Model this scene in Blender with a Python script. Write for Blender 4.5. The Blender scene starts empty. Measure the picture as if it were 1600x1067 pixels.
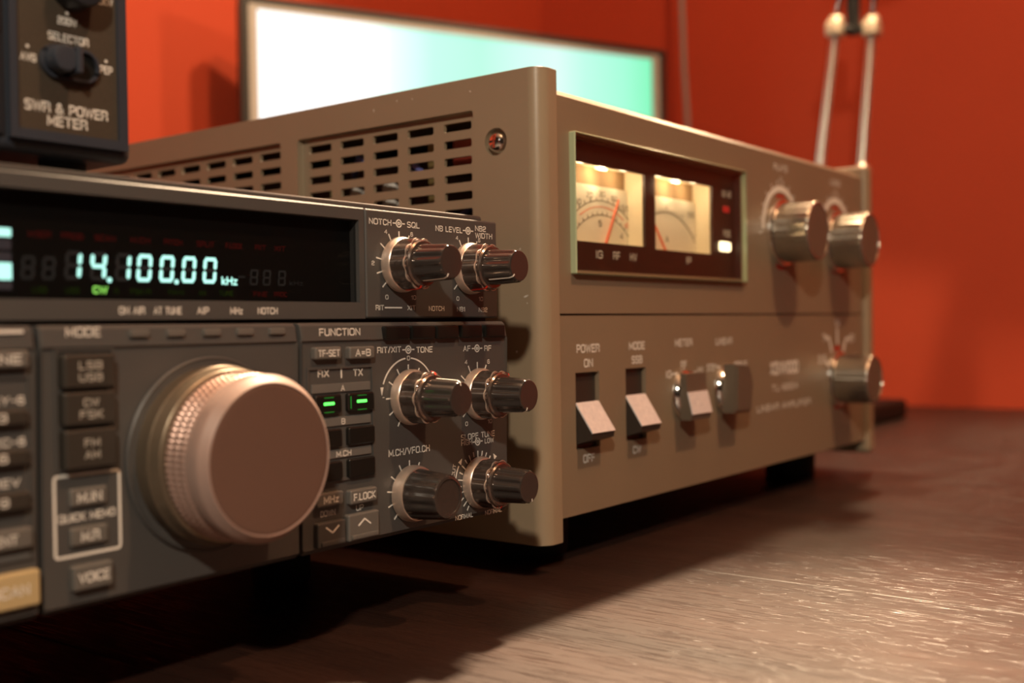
import bpy, bmesh, math, random
from mathutils import Vector, Matrix
random.seed(7)
C = bpy.context.scene
COL = C.collection
PI = math.pi
R = math.radians

# ---------------------------------------------------------------- camera
cam_d = bpy.data.cameras.new('camera')
cam = bpy.data.objects.new('camera', cam_d)
COL.objects.link(cam)
cam_d.sensor_width = 22.2
cam_d.lens = 22.2 * 1719.995 / 1600.0
cam_d.clip_start = 0.01
yaw, pitch, roll = -0.918768732, -0.013674744, -0.0153910242
cam.matrix_world = (Matrix.Translation((-0.371899, -0.261850, 0.080431)) @ Matrix.Rotation(yaw, 4, 'Z')
                    @ Matrix.Rotation(PI / 2 + pitch, 4, 'X') @ Matrix.Rotation(roll, 4, 'Z'))
cam_d.dof.use_dof = True
cam_d.dof.focus_distance = 0.398
cam_d.dof.aperture_fstop = 4.8
C.camera = cam

# ---------------------------------------------------------------- exposure
C.view_settings.view_transform = 'Standard'
C.view_settings.look = 'None'
C.view_settings.gamma = 1
C.view_settings.use_curve_mapping = False
C.view_settings.exposure = 0.0

# ---------------------------------------------------------------- world and lights
W = bpy.data.worlds.new('room_dusk'); C.world = W; W.use_nodes = True
W.node_tree.nodes['Background'].inputs[0].default_value = (1.0, 0.55, 0.35, 1)
W.node_tree.nodes['Background'].inputs[1].default_value = 0.020


def lamp(name, kind, loc, power, color, radius=0.02, **kw):
    d = bpy.data.lights.new(name, kind)
    d.energy = power; d.color = color; d.shadow_soft_size = radius
    for k, v in kw.items():
        setattr(d, k, v)
    o = bpy.data.objects.new(name, d); COL.objects.link(o); o.location = loc
    return o


lamp('operator_lamp_light', 'POINT', (-0.66, -0.46, 0.51), 18.5, (1.0, 0.85, 0.65), 0.022)
lamp('room_lamp_light', 'POINT', (0.0, -0.90, 1.60), 58, (1.0, 0.57, 0.31), 0.035)
shelf = lamp('overhead_lamp_light', 'SPOT', (0.40, 0.15, 0.88), 15, (1.0, 0.72, 0.44), 0.02, spot_size=R(105), spot_blend=0.06)
shelf.rotation_euler = (R(6), R(14), 0)
glare_spot = lamp('added_glare_spot', 'SPOT', (0.40, 0.15, 0.88), 200, (1.0, 0.72, 0.46), 0.02, spot_size=R(28), spot_blend=0.75)  # added narrow spot to strengthen the desk glare, not a separate lamp
glare_spot.rotation_euler = (Vector((-0.13, -0.21, -0.02)) - glare_spot.location).to_track_quat('-Z', 'Y').to_euler()
BULB = Vector((0.668, 0.077, 0.535))
bulb_light = lamp('desk_lamp_light', 'POINT', BULB, 6.0, (1.0, 0.66, 0.38), 0.022)


# ---------------------------------------------------------------- materials
def mat(name, color, rough=0.5, metal=0.0, spec=0.5, var=0.06, vscale=60, bump=0.0, bscale=900, coat=0.0, emit=None, estr=0.0):
    m = bpy.data.materials.new(name); m.use_nodes = True
    nt = m.node_tree; b = nt.nodes['Principled BSDF']
    b.inputs['Roughness'].default_value = rough
    b.inputs['Metallic'].default_value = metal
    b.inputs['Specular IOR Level'].default_value = spec
    b.inputs['Coat Weight'].default_value = coat
    tc = nt.nodes.new('ShaderNodeTexCoord')
    n = nt.nodes.new('ShaderNodeTexNoise'); n.inputs['Scale'].default_value = vscale; n.inputs['Detail'].default_value = 4
    nt.links.new(tc.outputs['Object'], n.inputs['Vector'])
    mx = nt.nodes.new('ShaderNodeMix'); mx.data_type = 'RGBA'
    c = tuple(color)
    mx.inputs[6].default_value = tuple(x * (1 - var) for x in c) + (1,)
    mx.inputs[7].default_value = tuple(min(1, x * (1 + var)) for x in c) + (1,)
    nt.links.new(n.outputs['Fac'], mx.inputs[0])
    nt.links.new(mx.outputs[2], b.inputs['Base Color'])
    if bump:
        n2 = nt.nodes.new('ShaderNodeTexNoise'); n2.inputs['Scale'].default_value = bscale; n2.inputs['Detail'].default_value = 2
        nt.links.new(tc.outputs['Object'], n2.inputs['Vector'])
        bp = nt.nodes.new('ShaderNodeBump'); bp.inputs['Strength'].default_value = bump; bp.inputs['Distance'].default_value = 0.0006
        nt.links.new(n2.outputs['Fac'], bp.inputs['Height'])
        nt.links.new(bp.outputs['Normal'], b.inputs['Normal'])
    if emit:
        b.inputs['Emission Color'].default_value = tuple(emit) + (1,)
        b.inputs['Emission Strength'].default_value = estr
    return m


def glass_mat(name, tint, rough=0.02, base=0.05):
    m = bpy.data.materials.new(name); m.use_nodes = True
    nt = m.node_tree; nt.nodes.remove(nt.nodes['Principled BSDF'])
    out = nt.nodes['Material Output']
    t = nt.nodes.new('ShaderNodeBsdfTransparent'); t.inputs[0].default_value = tuple(tint) + (1,)
    g = nt.nodes.new('ShaderNodeBsdfGlossy'); g.inputs['Roughness'].default_value = rough
    f = nt.nodes.new('ShaderNodeFresnel'); f.inputs['IOR'].default_value = 1.45
    mx = nt.nodes.new('ShaderNodeMixShader')
    ge = nt.nodes.new('ShaderNodeNewGeometry'); inv = nt.nodes.new('ShaderNodeMath'); inv.operation = 'SUBTRACT'; inv.inputs[0].default_value = 1.0
    mu = nt.nodes.new('ShaderNodeMath'); mu.operation = 'MULTIPLY'
    nt.links.new(ge.outputs['Backfacing'], inv.inputs[1]); nt.links.new(inv.outputs[0], mu.inputs[0]); nt.links.new(f.outputs[0], mu.inputs[1])
    nt.links.new(mu.outputs[0], mx.inputs[0]); nt.links.new(t.outputs[0], mx.inputs[1]); nt.links.new(g.outputs[0], mx.inputs[2])
    nt.links.new(mx.outputs[0], out.inputs[0])
    return m


M = {}
M['radio'] = mat('charcoal_plastic', (0.066, 0.064, 0.063), 0.42, spec=0.5, bump=0.06, bscale=2500)
M['radio_case'] = mat('charcoal_steel', (0.060, 0.057, 0.055), 0.40, spec=0.5, bump=0.08, bscale=2000)
M['black'] = mat('black_plastic', (0.006, 0.006, 0.006), 0.5, spec=0.3)
M['gloss_black'] = mat('gloss_black', (0.010, 0.009, 0.008), 0.30, spec=0.35)
M['print'] = mat('white_ink', (0.72, 0.70, 0.66), 0.6, spec=0.2)
M['print_dim'] = mat('grey_ink', (0.42, 0.40, 0.36), 0.6, spec=0.2)
M['red_ink'] = mat('red_ink', (0.75, 0.03, 0.012), 0.45, spec=0.3)
M['grey_bar'] = mat('grey_bar', (0.12, 0.115, 0.11), 0.45)
M['key_grey'] = mat('grey_key', (0.115, 0.108, 0.100), 0.42)
M['key_dark'] = mat('dark_key', (0.035, 0.030, 0.025), 0.40)
M['key_gold'] = mat('gold_key', (0.44, 0.34, 0.18), 0.42)
M['collar'] = mat('satin_bronze_metal', (0.72, 0.58, 0.49), 0.34, metal=0.7)
M['knob_dark'] = mat('dark_bronze_plastic', (0.040, 0.032, 0.029), 0.16, spec=0.7, coat=0.3)
M['knob_ring'] = mat('bronze_ring', (0.24, 0.19, 0.17), 0.17, metal=0.85)
M['dial_face'] = mat('dimmed_dial_face', (0.120, 0.068, 0.052), 0.5, spec=0.4, var=0.04)  # darker take on the cap colour, weaker light on the face painted in
M['dial_cap'] = mat('copper_brown_cap', (0.300, 0.205, 0.175), 0.48, spec=0.5, var=0.03, bump=0.05, bscale=3000)
M['dial_grip'] = mat('pink_bronze_grip', (0.50, 0.34, 0.29), 0.33, metal=0.55)
M['dial_skirt'] = mat('brass_brown_skirt', (0.20, 0.155, 0.11), 0.36, metal=0.6)
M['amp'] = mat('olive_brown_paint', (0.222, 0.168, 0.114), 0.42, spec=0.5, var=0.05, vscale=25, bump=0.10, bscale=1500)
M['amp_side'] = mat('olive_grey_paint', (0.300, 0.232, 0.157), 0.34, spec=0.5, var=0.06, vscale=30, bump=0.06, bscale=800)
M['chrome'] = mat('chrome', (0.85, 0.83, 0.80), 0.10, metal=1.0, var=0.02)
M['satin'] = mat('satin_aluminium', (0.72, 0.66, 0.58), 0.30, metal=0.95, var=0.05, vscale=300)
M['knob_amp'] = mat('grey_metal_knob', (0.40, 0.36, 0.30), 0.22, metal=0.9, var=0.05)
M['cap_amp'] = mat('brown_knob_cap', (0.15, 0.12, 0.09), 0.42, metal=0.3)
M['brushed'] = mat('brushed_silver_lever', (0.84, 0.88, 0.94), 0.42, metal=0.3, var=0.18, vscale=500)
M['switch_plastic'] = mat('dark_brown_plastic', (0.034, 0.026, 0.021), 0.4)
M['brown_black'] = mat('brown_black_plastic', (0.020, 0.014, 0.011), 0.45)
M['cream'] = mat('cream_card', (0.80, 0.72, 0.58), 0.6, spec=0.1)
M['ivory'] = mat('ivory_wall', (0.80, 0.68, 0.48), 0.6, spec=0.1)
M['amber'] = mat('amber_diffuser', (0.34, 0.23, 0.13), 0.6, spec=0.1)
M['ink_dark'] = mat('dark_ink', (0.16, 0.14, 0.11), 0.6, spec=0.1)
M['bare_metal'] = mat('bare_metal', (0.75, 0.70, 0.62), 0.4, metal=0.2)
M['dull_metal'] = mat('dull_metal', (0.60, 0.53, 0.40), 0.5, metal=0.6)
M['red_mark'] = mat('faded_red_ink', (0.36, 0.022, 0.012), 0.6, spec=0.2)
M['needle'] = mat('orange_red_needle', (0.88, 0.24, 0.15), 0.5)
M['navy'] = mat('navy_plastic', (0.030, 0.036, 0.050), 0.42, spec=0.5, bump=0.08, bscale=1800)
M['navy_dark'] = mat('dark_navy_plastic', (0.016, 0.018, 0.024), 0.36)
M['plate_brown'] = mat('dark_brown_plate', (0.050, 0.039, 0.028), 0.5, var=0.35, vscale=1800)
M['bezel'] = mat('monitor_black', (0.030, 0.026, 0.022), 0.40)
M['bezel_silver'] = mat('monitor_silver', (0.50, 0.47, 0.42), 0.40, spec=0.5)
M['white_part'] = mat('white_component', (0.75, 0.73, 0.70), 0.4)
M['blue_wire'] = mat('blue_wire', (0.10, 0.14, 0.42), 0.4)
M['gold_part'] = mat('yellow_component', (0.16, 0.115, 0.045), 0.5)
M['red_part'] = mat('red_component', (0.16, 0.02, 0.012), 0.5)
M['rubber'] = mat('black_rubber', (0.010, 0.009, 0.008), 0.7, spec=0.2)
M['cable'] = mat('grey_cable', (0.30, 0.26, 0.23), 0.5)
M['green_lit'] = mat('green_led', (0.02, 0.2, 0.02), 0.4, emit=(0.10, 1.0, 0.10), estr=2.6)
M['green_dim'] = mat('green_glow_edge', (0.01, 0.05, 0.01), 0.3, emit=(0.04, 0.55, 0.05), estr=0.35)
M['vfd'] = mat('vfd_lit', (0.1, 0.3, 0.3), 0.5, emit=(0.50, 1.0, 0.86), estr=2.0)
M['vfd_green'] = mat('vfd_green_lit', (0.1, 0.3, 0.1), 0.5, emit=(0.38, 1.0, 0.14), estr=1.4)
M['vfd_off'] = mat('vfd_unlit_segment', (0.058, 0.064, 0.074), 0.6, spec=0.1)
M['vfd_off_red'] = mat('vfd_unlit_red', (0.16, 0.018, 0.018), 0.6, spec=0.1)
M['vfd_off_green'] = mat('vfd_unlit_green', (0.035, 0.085, 0.012), 0.6, spec=0.1)
M['vfd_off_bar'] = mat('vfd_unlit_bar', (0.10, 0.10, 0.14), 0.6, spec=0.1)
M['red_led'] = mat('red_led', (0.4, 0.02, 0.02), 0.3, emit=(1.0, 0.02, 0.02), estr=0.22)
M['lamp_lit'] = mat('lit_lamp', (0.9, 0.8, 0.6), 0.4, emit=(1.0, 0.78, 0.45), estr=3.5)
M['bulb_small'] = mat('lit_grain_bulb', (0.9, 0.8, 0.6), 0.4, emit=(1.0, 0.62, 0.26), estr=5)
M['bulb'] = mat('frosted_bulb', (0.9, 0.85, 0.75), 0.4, emit=(1.0, 0.72, 0.42), estr=8)
M['smoke_glass'] = glass_mat('smoked_glass', (0.80, 0.80, 0.80))
M['clear'] = glass_mat('clear_acrylic', (0.93, 0.94, 0.91))
M['acrylic_edge'] = mat('green_acrylic_edge', (0.42, 0.48, 0.30), 0.30, spec=0.5)


def wall_mat(name, color):
    m = mat(name, color, 0.75, spec=0.25, var=0.05, vscale=9, bump=0.12, bscale=220)
    return m


M['wall'] = wall_mat('red_wall_paint', (0.520, 0.069, 0.027))
M['ceiling'] = mat('ceiling_paint', (0.55, 0.48, 0.40), 0.8)
M['floor'] = mat('floor_carpet', (0.10, 0.07, 0.05), 0.9, bump=0.3, bscale=300)


def desk_mat():
    m = bpy.data.materials.new('dark_stained_wood'); m.use_nodes = True
    nt = m.node_tree; b = nt.nodes['Principled BSDF']; L = nt.links
    tc = nt.nodes.new('ShaderNodeTexCoord')
    mp = nt.nodes.new('ShaderNodeMapping'); mp.inputs['Scale'].default_value = (1500, 45, 20)
    mp2 = nt.nodes.new('ShaderNodeMapping'); mp2.inputs['Scale'].default_value = (45, 3.0, 5)
    L.new(tc.outputs['Object'], mp.inputs[0]); L.new(tc.outputs['Object'], mp2.inputs[0])
    g = nt.nodes.new('ShaderNodeTexNoise'); g.inputs['Scale'].default_value = 1; g.inputs['Detail'].default_value = 1.5
    g2 = nt.nodes.new('ShaderNodeTexNoise'); g2.inputs['Scale'].default_value = 1; g2.inputs['Detail'].default_value = 5
    L.new(mp.outputs[0], g.inputs['Vector']); L.new(mp2.outputs[0], g2.inputs['Vector'])
    cr = nt.nodes.new('ShaderNodeValToRGB')
    cr.color_ramp.elements[0].position = 0.30; cr.color_ramp.elements[0].color = (0.016, 0.0072, 0.0052, 1)
    cr.color_ramp.elements[1].position = 0.72; cr.color_ramp.elements[1].color = (0.036, 0.0150, 0.0100, 1)
    L.new(g2.outputs['Fac'], cr.inputs[0]); L.new(cr.outputs[0], b.inputs['Base Color'])
    pore = nt.nodes.new('ShaderNodeMapRange'); pore.inputs[1].default_value = 0.56; pore.inputs[2].default_value = 0.66
    L.new(g.outputs['Fac'], pore.inputs[0])
    rr = nt.nodes.new('ShaderNodeMapRange'); rr.inputs[3].default_value = 0.41; rr.inputs[4].default_value = 0.30
    L.new(pore.outputs[0], rr.inputs[0]); L.new(rr.outputs[0], b.inputs['Roughness'])
    bp = nt.nodes.new('ShaderNodeBump'); bp.inputs['Strength'].default_value = 0.6; bp.inputs['Distance'].default_value = 0.00095
    b.inputs['Anisotropic'].default_value = 0.0
    tg = nt.nodes.new('ShaderNodeCombineXYZ'); tg.inputs[0].default_value = 1.0; L.new(tg.outputs[0], b.inputs['Tangent'])
    L.new(pore.outputs[0], bp.inputs['Height']); L.new(bp.outputs[0], b.inputs['Normal'])
    sp_ = nt.nodes.new('ShaderNodeMapRange'); sp_.inputs[3].default_value = 0.60; sp_.inputs[4].default_value = 1.0
    L.new(pore.outputs[0], sp_.inputs[0]); L.new(sp_.outputs[0], b.inputs['Specular IOR Level'])
    return m


M['desk'] = desk_mat()


def screen_mat():
    m = bpy.data.materials.new('lit_screen'); m.use_nodes = True
    nt = m.node_tree; b = nt.nodes['Principled BSDF']; L = nt.links
    tc = nt.nodes.new('ShaderNodeTexCoord'); sp = nt.nodes.new('ShaderNodeSeparateXYZ')
    L.new(tc.outputs['Object'], sp.inputs[0])
    mr = nt.nodes.new('ShaderNodeMapRange'); mr.inputs[1].default_value = 0.018; mr.inputs[2].default_value = 0.512
    L.new(sp.outputs['X'], mr.inputs[0])
    cr = nt.nodes.new('ShaderNodeValToRGB'); e = cr.color_ramp.elements
    stops = [(0.0, (1.5, 1.5, 1.45)), (0.22, (1.5, 1.5, 1.45)), (0.30, (0.85, 1.25, 1.1)), (0.40, (0.50, 1.0, 0.85)), (0.52, (0.44, 1.0, 0.78)),
             (0.62, (0.60, 1.05, 0.90)), (0.72, (0.72, 1.05, 0.95)), (0.80, (0.50, 1.0, 0.82)), (0.92, (0.36, 1.0, 0.70)), (1.0, (0.22, 0.95, 0.52))]
    e[0].position = 0; e[0].color = stops[0][1] + (1,)
    e[1].position = 1; e[1].color = stops[-1][1] + (1,)
    for p, c in stops[1:-1]:
        x = e.new(p); x.color = c + (1,)
    L.new(mr.outputs[0], cr.inputs[0]); L.new(cr.outputs[0], b.inputs['Emission Color'])
    b.inputs['Emission Strength'].default_value = 1.0
    b.inputs['Base Color'].default_value = (0.02, 0.02, 0.02, 1)
    return m


M['screen'] = screen_mat()

# ---------------------------------------------------------------- geometry helpers
ORIG = {}


def thing(name, label, cat, loc=(0, 0, 0), rz=0.0, group=None):
    o = bpy.data.objects.new(name, None); COL.objects.link(o)
    o.location = loc; o.rotation_euler = (0, 0, rz); o.empty_display_size = 0.05
    o['label'] = label; o['category'] = cat
    if group:
        o['group'] = group
    ORIG[o] = Vector((0, 0, 0)) if rz else Vector(loc)
    return o


def NB():
    return bmesh.new()


def obj(name, bm, m, parent=None, label=None, sharp=35, mods=None):
    off = ORIG.get(parent, Vector((0, 0, 0)))
    if off.length:
        bmesh.ops.translate(bm, verts=bm.verts, vec=-off)
    me = bpy.data.meshes.new(name)
    bmesh.ops.recalc_face_normals(bm, faces=bm.faces)
    for f in bm.faces:
        f.smooth = True
    bm.to_mesh(me); bm.free()
    try:
        me.set_sharp_from_angle(angle=R(sharp))
    except Exception:
        pass
    o = bpy.data.objects.new(name, me); COL.objects.link(o)
    for mm in (m if isinstance(m, (list, tuple)) else [m]):
        me.materials.append(mm)
    wn = o.modifiers.new('weighted_normals', 'WEIGHTED_NORMAL'); wn.keep_sharp = True; wn.weight = 90
    if parent:
        o.parent = parent
        ORIG[o] = off
    if label:
        o['label'] = label
    return o


def box(bm, x0, x1, y0, y1, z0, z1, bev=0.0, seg=2):
    r = bmesh.ops.create_cube(bm, size=1)
    vs = r['verts']
    for v in vs:
        v.co = Vector((x0 + (v.co.x + .5) * (x1 - x0), y0 + (v.co.y + .5) * (y1 - y0), z0 + (v.co.z + .5) * (z1 - z0)))
    if bev > 0:
        es = list({e for v in vs for e in v.link_edges})
        bmesh.ops.bevel(bm, geom=es, offset=bev, segments=seg, profile=0.5, affect='EDGES', clamp_overlap=True)


def prism(bm, pts, axis, a0, a1):
    """extrude a polygon: axis 'x': pts are (y,z); 'y': (x,z); 'z': (x,y)"""
    def P(u, v, a):
        return (a, u, v) if axis == 'x' else ((u, a, v) if axis == 'y' else (u, v, a))
    A = [bm.verts.new(P(u, v, a0)) for u, v in pts]
    B = [bm.verts.new(P(u, v, a1)) for u, v in pts]
    n = len(pts)
    bm.faces.new(A); bm.faces.new(B[::-1])
    for i in range(n):
        bm.faces.new((A[i], A[(i + 1) % n], B[(i + 1) % n], B[i]))


def lathe(bm, prof, c, n=48, axis='-y', flute=None, mtx=None):
    """prof: (radius, depth); flute=(count, amount, first, last) on profile indices"""
    rings = []
    for i, (r, d) in enumerate(prof):
        ring = []
        for k in range(n):
            t = 2 * PI * k / n
            rr = r
            if flute and flute[2] <= i <= flute[3]:
                rr = r * (1 - flute[1] * (0.5 - 0.5 * math.cos(flute[0] * t)) ** 1.5)
            u, v = rr * math.cos(t), rr * math.sin(t)
            if axis == '-y':
                p = Vector((u, -d, v))
            elif axis == 'z':
                p = Vector((u, v, d))
            else:
                p = Vector((-d, u, v))
            if mtx:
                p = mtx @ p
            ring.append(bm.verts.new(p + Vector(c)))
        rings.append(ring)
    for a, b in zip(rings, rings[1:]):
        for k in range(n):
            bm.faces.new((a[k], a[(k + 1) % n], b[(k + 1) % n], b[k]))
    bm.faces.new(rings[0]); bm.faces.new(rings[-1][::-1])


def tube(bm, pts, r, n=10):
    pts = [Vector(p) for p in pts]
    rings = []
    up = Vector((0.31, 0.17, 0.93)).normalized()
    for i, p in enumerate(pts):
        t = (pts[min(i + 1, len(pts) - 1)] - pts[max(i - 1, 0)]).normalized()
        a = t.cross(up)
        if a.length < 1e-3:
            a = t.cross(Vector((1, 0, 0)))
        a.normalize(); b = t.cross(a)
        rings.append([bm.verts.new(p + r * (math.cos(2 * PI * k / n) * a + math.sin(2 * PI * k / n) * b)) for k in range(n)])
    for A, B in zip(rings, rings[1:]):
        for k in range(n):
            bm.faces.new((A[k], A[(k + 1) % n], B[(k + 1) % n], B[k]))
    bm.faces.new(rings[0]); bm.faces.new(rings[-1][::-1])


def ball(bm, c, r, seg=16):
    q = bmesh.ops.create_uvsphere(bm, u_segments=seg, v_segments=seg // 2, radius=r)
    bmesh.ops.translate(bm, verts=q['verts'], vec=Vector(c))


INK = 0.00012


def stroke(bm, y, x1, z1, x2, z2, w):
    """printed line on a panel plane (facing -y)"""
    d = Vector((x2 - x1, z2 - z1)); d.normalize(); n = Vector((-d.y, d.x)) * w / 2
    prism(bm, [(x1 + n.x, z1 + n.y), (x1 - n.x, z1 - n.y), (x2 - n.x, z2 - n.y), (x2 + n.x, z2 + n.y)], 'y', y - INK, y)


def arc(bm, y, cx, cz, r, w, a0, a1, n=40, depth=INK):
    pts = []
    for k in range(n + 1):
        a = R(a0 + (a1 - a0) * k / n); pts.append((cx + (r + w / 2) * math.cos(a), cz + (r + w / 2) * math.sin(a)))
    inner = []
    for k in range(n + 1):
        a = R(a0 + (a1 - a0) * k / n); inner.append((cx + (r - w / 2) * math.cos(a), cz + (r - w / 2) * math.sin(a)))
    for k in range(n):
        if abs(a1 - a0) >= 360 and k == n:
            break
        prism(bm, [pts[k], pts[k + 1], inner[k + 1], inner[k]], 'y', y - depth, y)


def rrect(x0, x1, z0, z1, r, n=6):
    out = []
    for cx, cz, a in ((x1 - r, z1 - r, 0), (x0 + r, z1 - r, 90), (x0 + r, z0 + r, 180), (x1 - r, z0 + r, 270)):
        for k in range(n + 1):
            t = R(a + 90 * k / n); out.append((cx + r * math.cos(t), cz + r * math.sin(t)))
    return out


def frame_line(bm, y, x0, x1, z0, z1, r, w):
    a = rrect(x0, x1, z0, z1, r); b = rrect(x0 + w, x1 - w, z0 + w, z1 - w, max(r - w, 1e-4))
    n = len(a)
    for k in range(n):
        prism(bm, [a[k], a[(k + 1) % n], b[(k + 1) % n], b[k]], 'y', y - INK, y)


def _g(w, *pl):
    return w, [[tuple(float(v) for v in p.split(',')) for p in q.split()] for q in pl]


GLYPH = {
    'A': _g(.80, '0,0 .4,1 .8,0', '.13,.33 .67,.33'), 'B': _g(.74, '0,0 0,1 .56,1 .72,.86 .72,.66 .56,.53 0,.53', '.56,.53 .74,.39 .74,.15 .58,0 0,0'),
    'C': _g(.74, '.74,.80 .74,.86 .58,1 .16,1 0,.84 0,.16 .16,0 .58,0 .74,.14 .74,.22'), 'D': _g(.76, '0,0 0,1 .58,1 .76,.82 .76,.18 .58,0 0,0'),
    'E': _g(.66, '.66,1 0,1 0,0 .66,0', '0,.52 .6,.52'), 'F': _g(.64, '.64,1 0,1 0,0', '0,.50 .58,.50'),
    'G': _g(.76, '.75,.80 .75,.86 .58,1 .16,1 0,.84 0,.16 .16,0 .60,0 .76,.16 .76,.48 .42,.48'), 'H': _g(.74, '0,0 0,1', '.74,0 .74,1', '0,.52 .74,.52'),
    'I': _g(.04, '.02,0 .02,1'), 'J': _g(.60, '.6,1 .6,.16 .46,0 .14,0 0,.16 0,.28'), 'K': _g(.74, '0,0 0,1', '.70,1 .1,.50 .74,0', '0,.5 .1,.5'),
    'L': _g(.60, '0,1 0,0 .60,0'), 'M': _g(.90, '0,0 0,1 .45,.22 .90,1 .90,0'), 'N': _g(.76, '0,0 0,1 .76,0 .76,1'),
    'O': _g(.80, '.16,0 .64,0 .80,.16 .80,.84 .64,1 .16,1 0,.84 0,.16 .16,0'), 'P': _g(.70, '0,0 0,1 .54,1 .70,.85 .70,.58 .54,.43 0,.43'),
    'Q': _g(.80, '.16,0 .64,0 .80,.16 .80,.84 .64,1 .16,1 0,.84 0,.16 .16,0', '.48,.28 .84,-.08'),
    'R': _g(.74, '0,0 0,1 .56,1 .72,.86 .72,.62 .56,.47 0,.47', '.46,.47 .56,.47 .74,.28 .74,0'),
    'S': _g(.70, '.68,.90 .56,1 .14,1 0,.88 0,.66 .13,.54 .57,.47 .70,.34 .70,.12 .56,0 .14,0 .01,.10'),
    'T': _g(.72, '0,1 .72,1', '.36,1 .36,0'), 'U': _g(.76, '0,1 0,.16 .16,0 .60,0 .76,.16 .76,1'), 'V': _g(.80, '0,1 .40,0 .80,1'),
    'W': _g(1.1, '0,1 .26,0 .55,.92 .84,0 1.1,1'), 'X': _g(.76, '0,0 .76,1', '0,1 .76,0'), 'Y': _g(.76, '0,1 .38,.46 .76,1', '.38,.46 .38,0'), 'Z': _g(.70, '0,1 .70,1 0,0 .70,0'),
    '0': _g(.66, '.14,0 .52,0 .66,.15 .66,.85 .52,1 .14,1 0,.85 0,.15 .14,0'), '1': _g(.26, '0,.76 .24,1 .24,0'),
    '2': _g(.64, '0,.76 0,.86 .14,1 .50,1 .64,.86 .64,.64 .52,.52 .10,.44 0,.32 0,0 .64,0'), '3': _g(.64, '0,.84 .14,1 .50,1 .62,.86 .62,.66 .50,.53 .18,.53', '.50,.53 .64,.40 .64,.14 .50,0 .14,0 0,.16'),
    '4': _g(.70, '.54,0 .54,1 0,.30 .70,.30'), '5': _g(.64, '.62,1 .04,1 0,.56 .50,.58 .64,.44 .64,.14 .50,0 .14,0 0,.14'),
    '6': _g(.64, '.60,.84 .50,1 .14,1 0,.85 0,.15 .14,0 .50,0 .64,.15 .64,.42 .50,.56 0,.56'), '7': _g(.62, '0,1 .62,1 .24,0'),
    '8': _g(.66, '.14,.53 .52,.53 .66,.40 .66,.14 .52,0 .14,0 0,.14 0,.40 .14,.53 .03,.66 .03,.87 .15,1 .51,1 .63,.87 .63,.66 .52,.53'),
    '9': _g(.64, '.04,.16 .14,0 .50,0 .64,.15 .64,.85 .50,1 .14,1 0,.85 0,.58 .14,.44 .64,.44'),
    '.': _g(.06, '0,.03 .06,.03'), '-': _g(.34, '0,.48 .34,.48'), '+': _g(.50, '0,.48 .50,.48', '.25,.73 .25,.23'), '/': _g(.40, '0,-.04 .40,1.04'), '=': _g(.50, '0,.64 .50,.64', '0,.34 .50,.34'),
    '&': _g(.84, '.84,0 .14,.70 .14,.88 .26,1 .44,1 .56,.88 .56,.72 .10,.44 0,.30 0,.14 .14,0 .44,0 .66,.14 .80,.46'),
    'd': _g(.50, '.50,0 .50,1', '.50,.66 .12,.66 0,.54 0,.12 .12,0 .50,0'), 'k': _g(.52, '0,0 0,1', '.48,.66 .06,.32 .52,0'), 'z': _g(.50, '0,.66 .50,.66 0,0 .50,0'), ' ': _g(.34),
}


def polyline(bm, pts, w, y):
    """flat printed stroke with mitred corners"""
    P = [Vector(p) for p in pts]
    closed = len(P) > 2 and (P[0] - P[-1]).length < 1e-9
    if closed:
        P = P[:-1]
    n = len(P); Ls = []
    for i in range(n):
        a = P[i - 1] if (i > 0 or closed) else None
        c = P[(i + 1) % n] if (i < n - 1 or closed) else None
        d1 = (P[i] - a).normalized() if a is not None else None
        d2 = (c - P[i]).normalized() if c is not None else None
        d = (d1 or d2) if not (d1 and d2) else (d1 + d2)
        if d.length < 1e-6:
            d = d1
        d = d.normalized(); nrm = Vector((-d.y, d.x))
        k = 1.0
        if d1 and d2:
            k = min(1.0 / max(abs(nrm.dot(Vector((-d1.y, d1.x)))), 0.35), 1.9)
        e = Vector((0, 0))
        if not d1:
            e = -d2 * w * .35
        if not d2:
            e = d1 * w * .35
        Ls.append((P[i] + e + nrm * w / 2 * k, P[i] + e - nrm * w / 2 * k))
    V = [(bm.verts.new((l.x, y - INK, l.y)), bm.verts.new((r.x, y - INK, r.y))) for l, r in Ls]
    for i in range(n if closed else n - 1):
        a, c = V[i], V[(i + 1) % n]
        bm.faces.new((a[0], a[1], c[1], c[0]))


def text(bm, s, x, z, h, y, w=None, align='c', bold=0.03, rot=0.0, xs=1.15):
    """printed letters on a panel facing -y; h is the cap height, z the middle of the caps"""
    sw = h * (0.13 + 0.9 * bold)
    gap = 0.30
    tot = sum(GLYPH[c][0] for c in s) + gap * (len(s) - 1)
    kx = ((w - sw) / tot) if w else h * xs
    kz = h - sw
    W_ = tot * kx
    ox = -W_ / 2 if align == 'c' else (sw / 2 if align == 'l' else -W_ - sw / 2)
    ca, sa = math.cos(R(rot)), math.sin(R(rot))
    pen = 0.0
    for c in s:
        gw, pls = GLYPH[c]
        for pl in pls:
            q = [(ox + (pen + u) * kx, v * kz - kz / 2) for u, v in pl]
            polyline(bm, [(x + px * ca - pz * sa, z + px * sa + pz * ca) for px, pz in q], sw, y)
        pen += gw + gap


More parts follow.
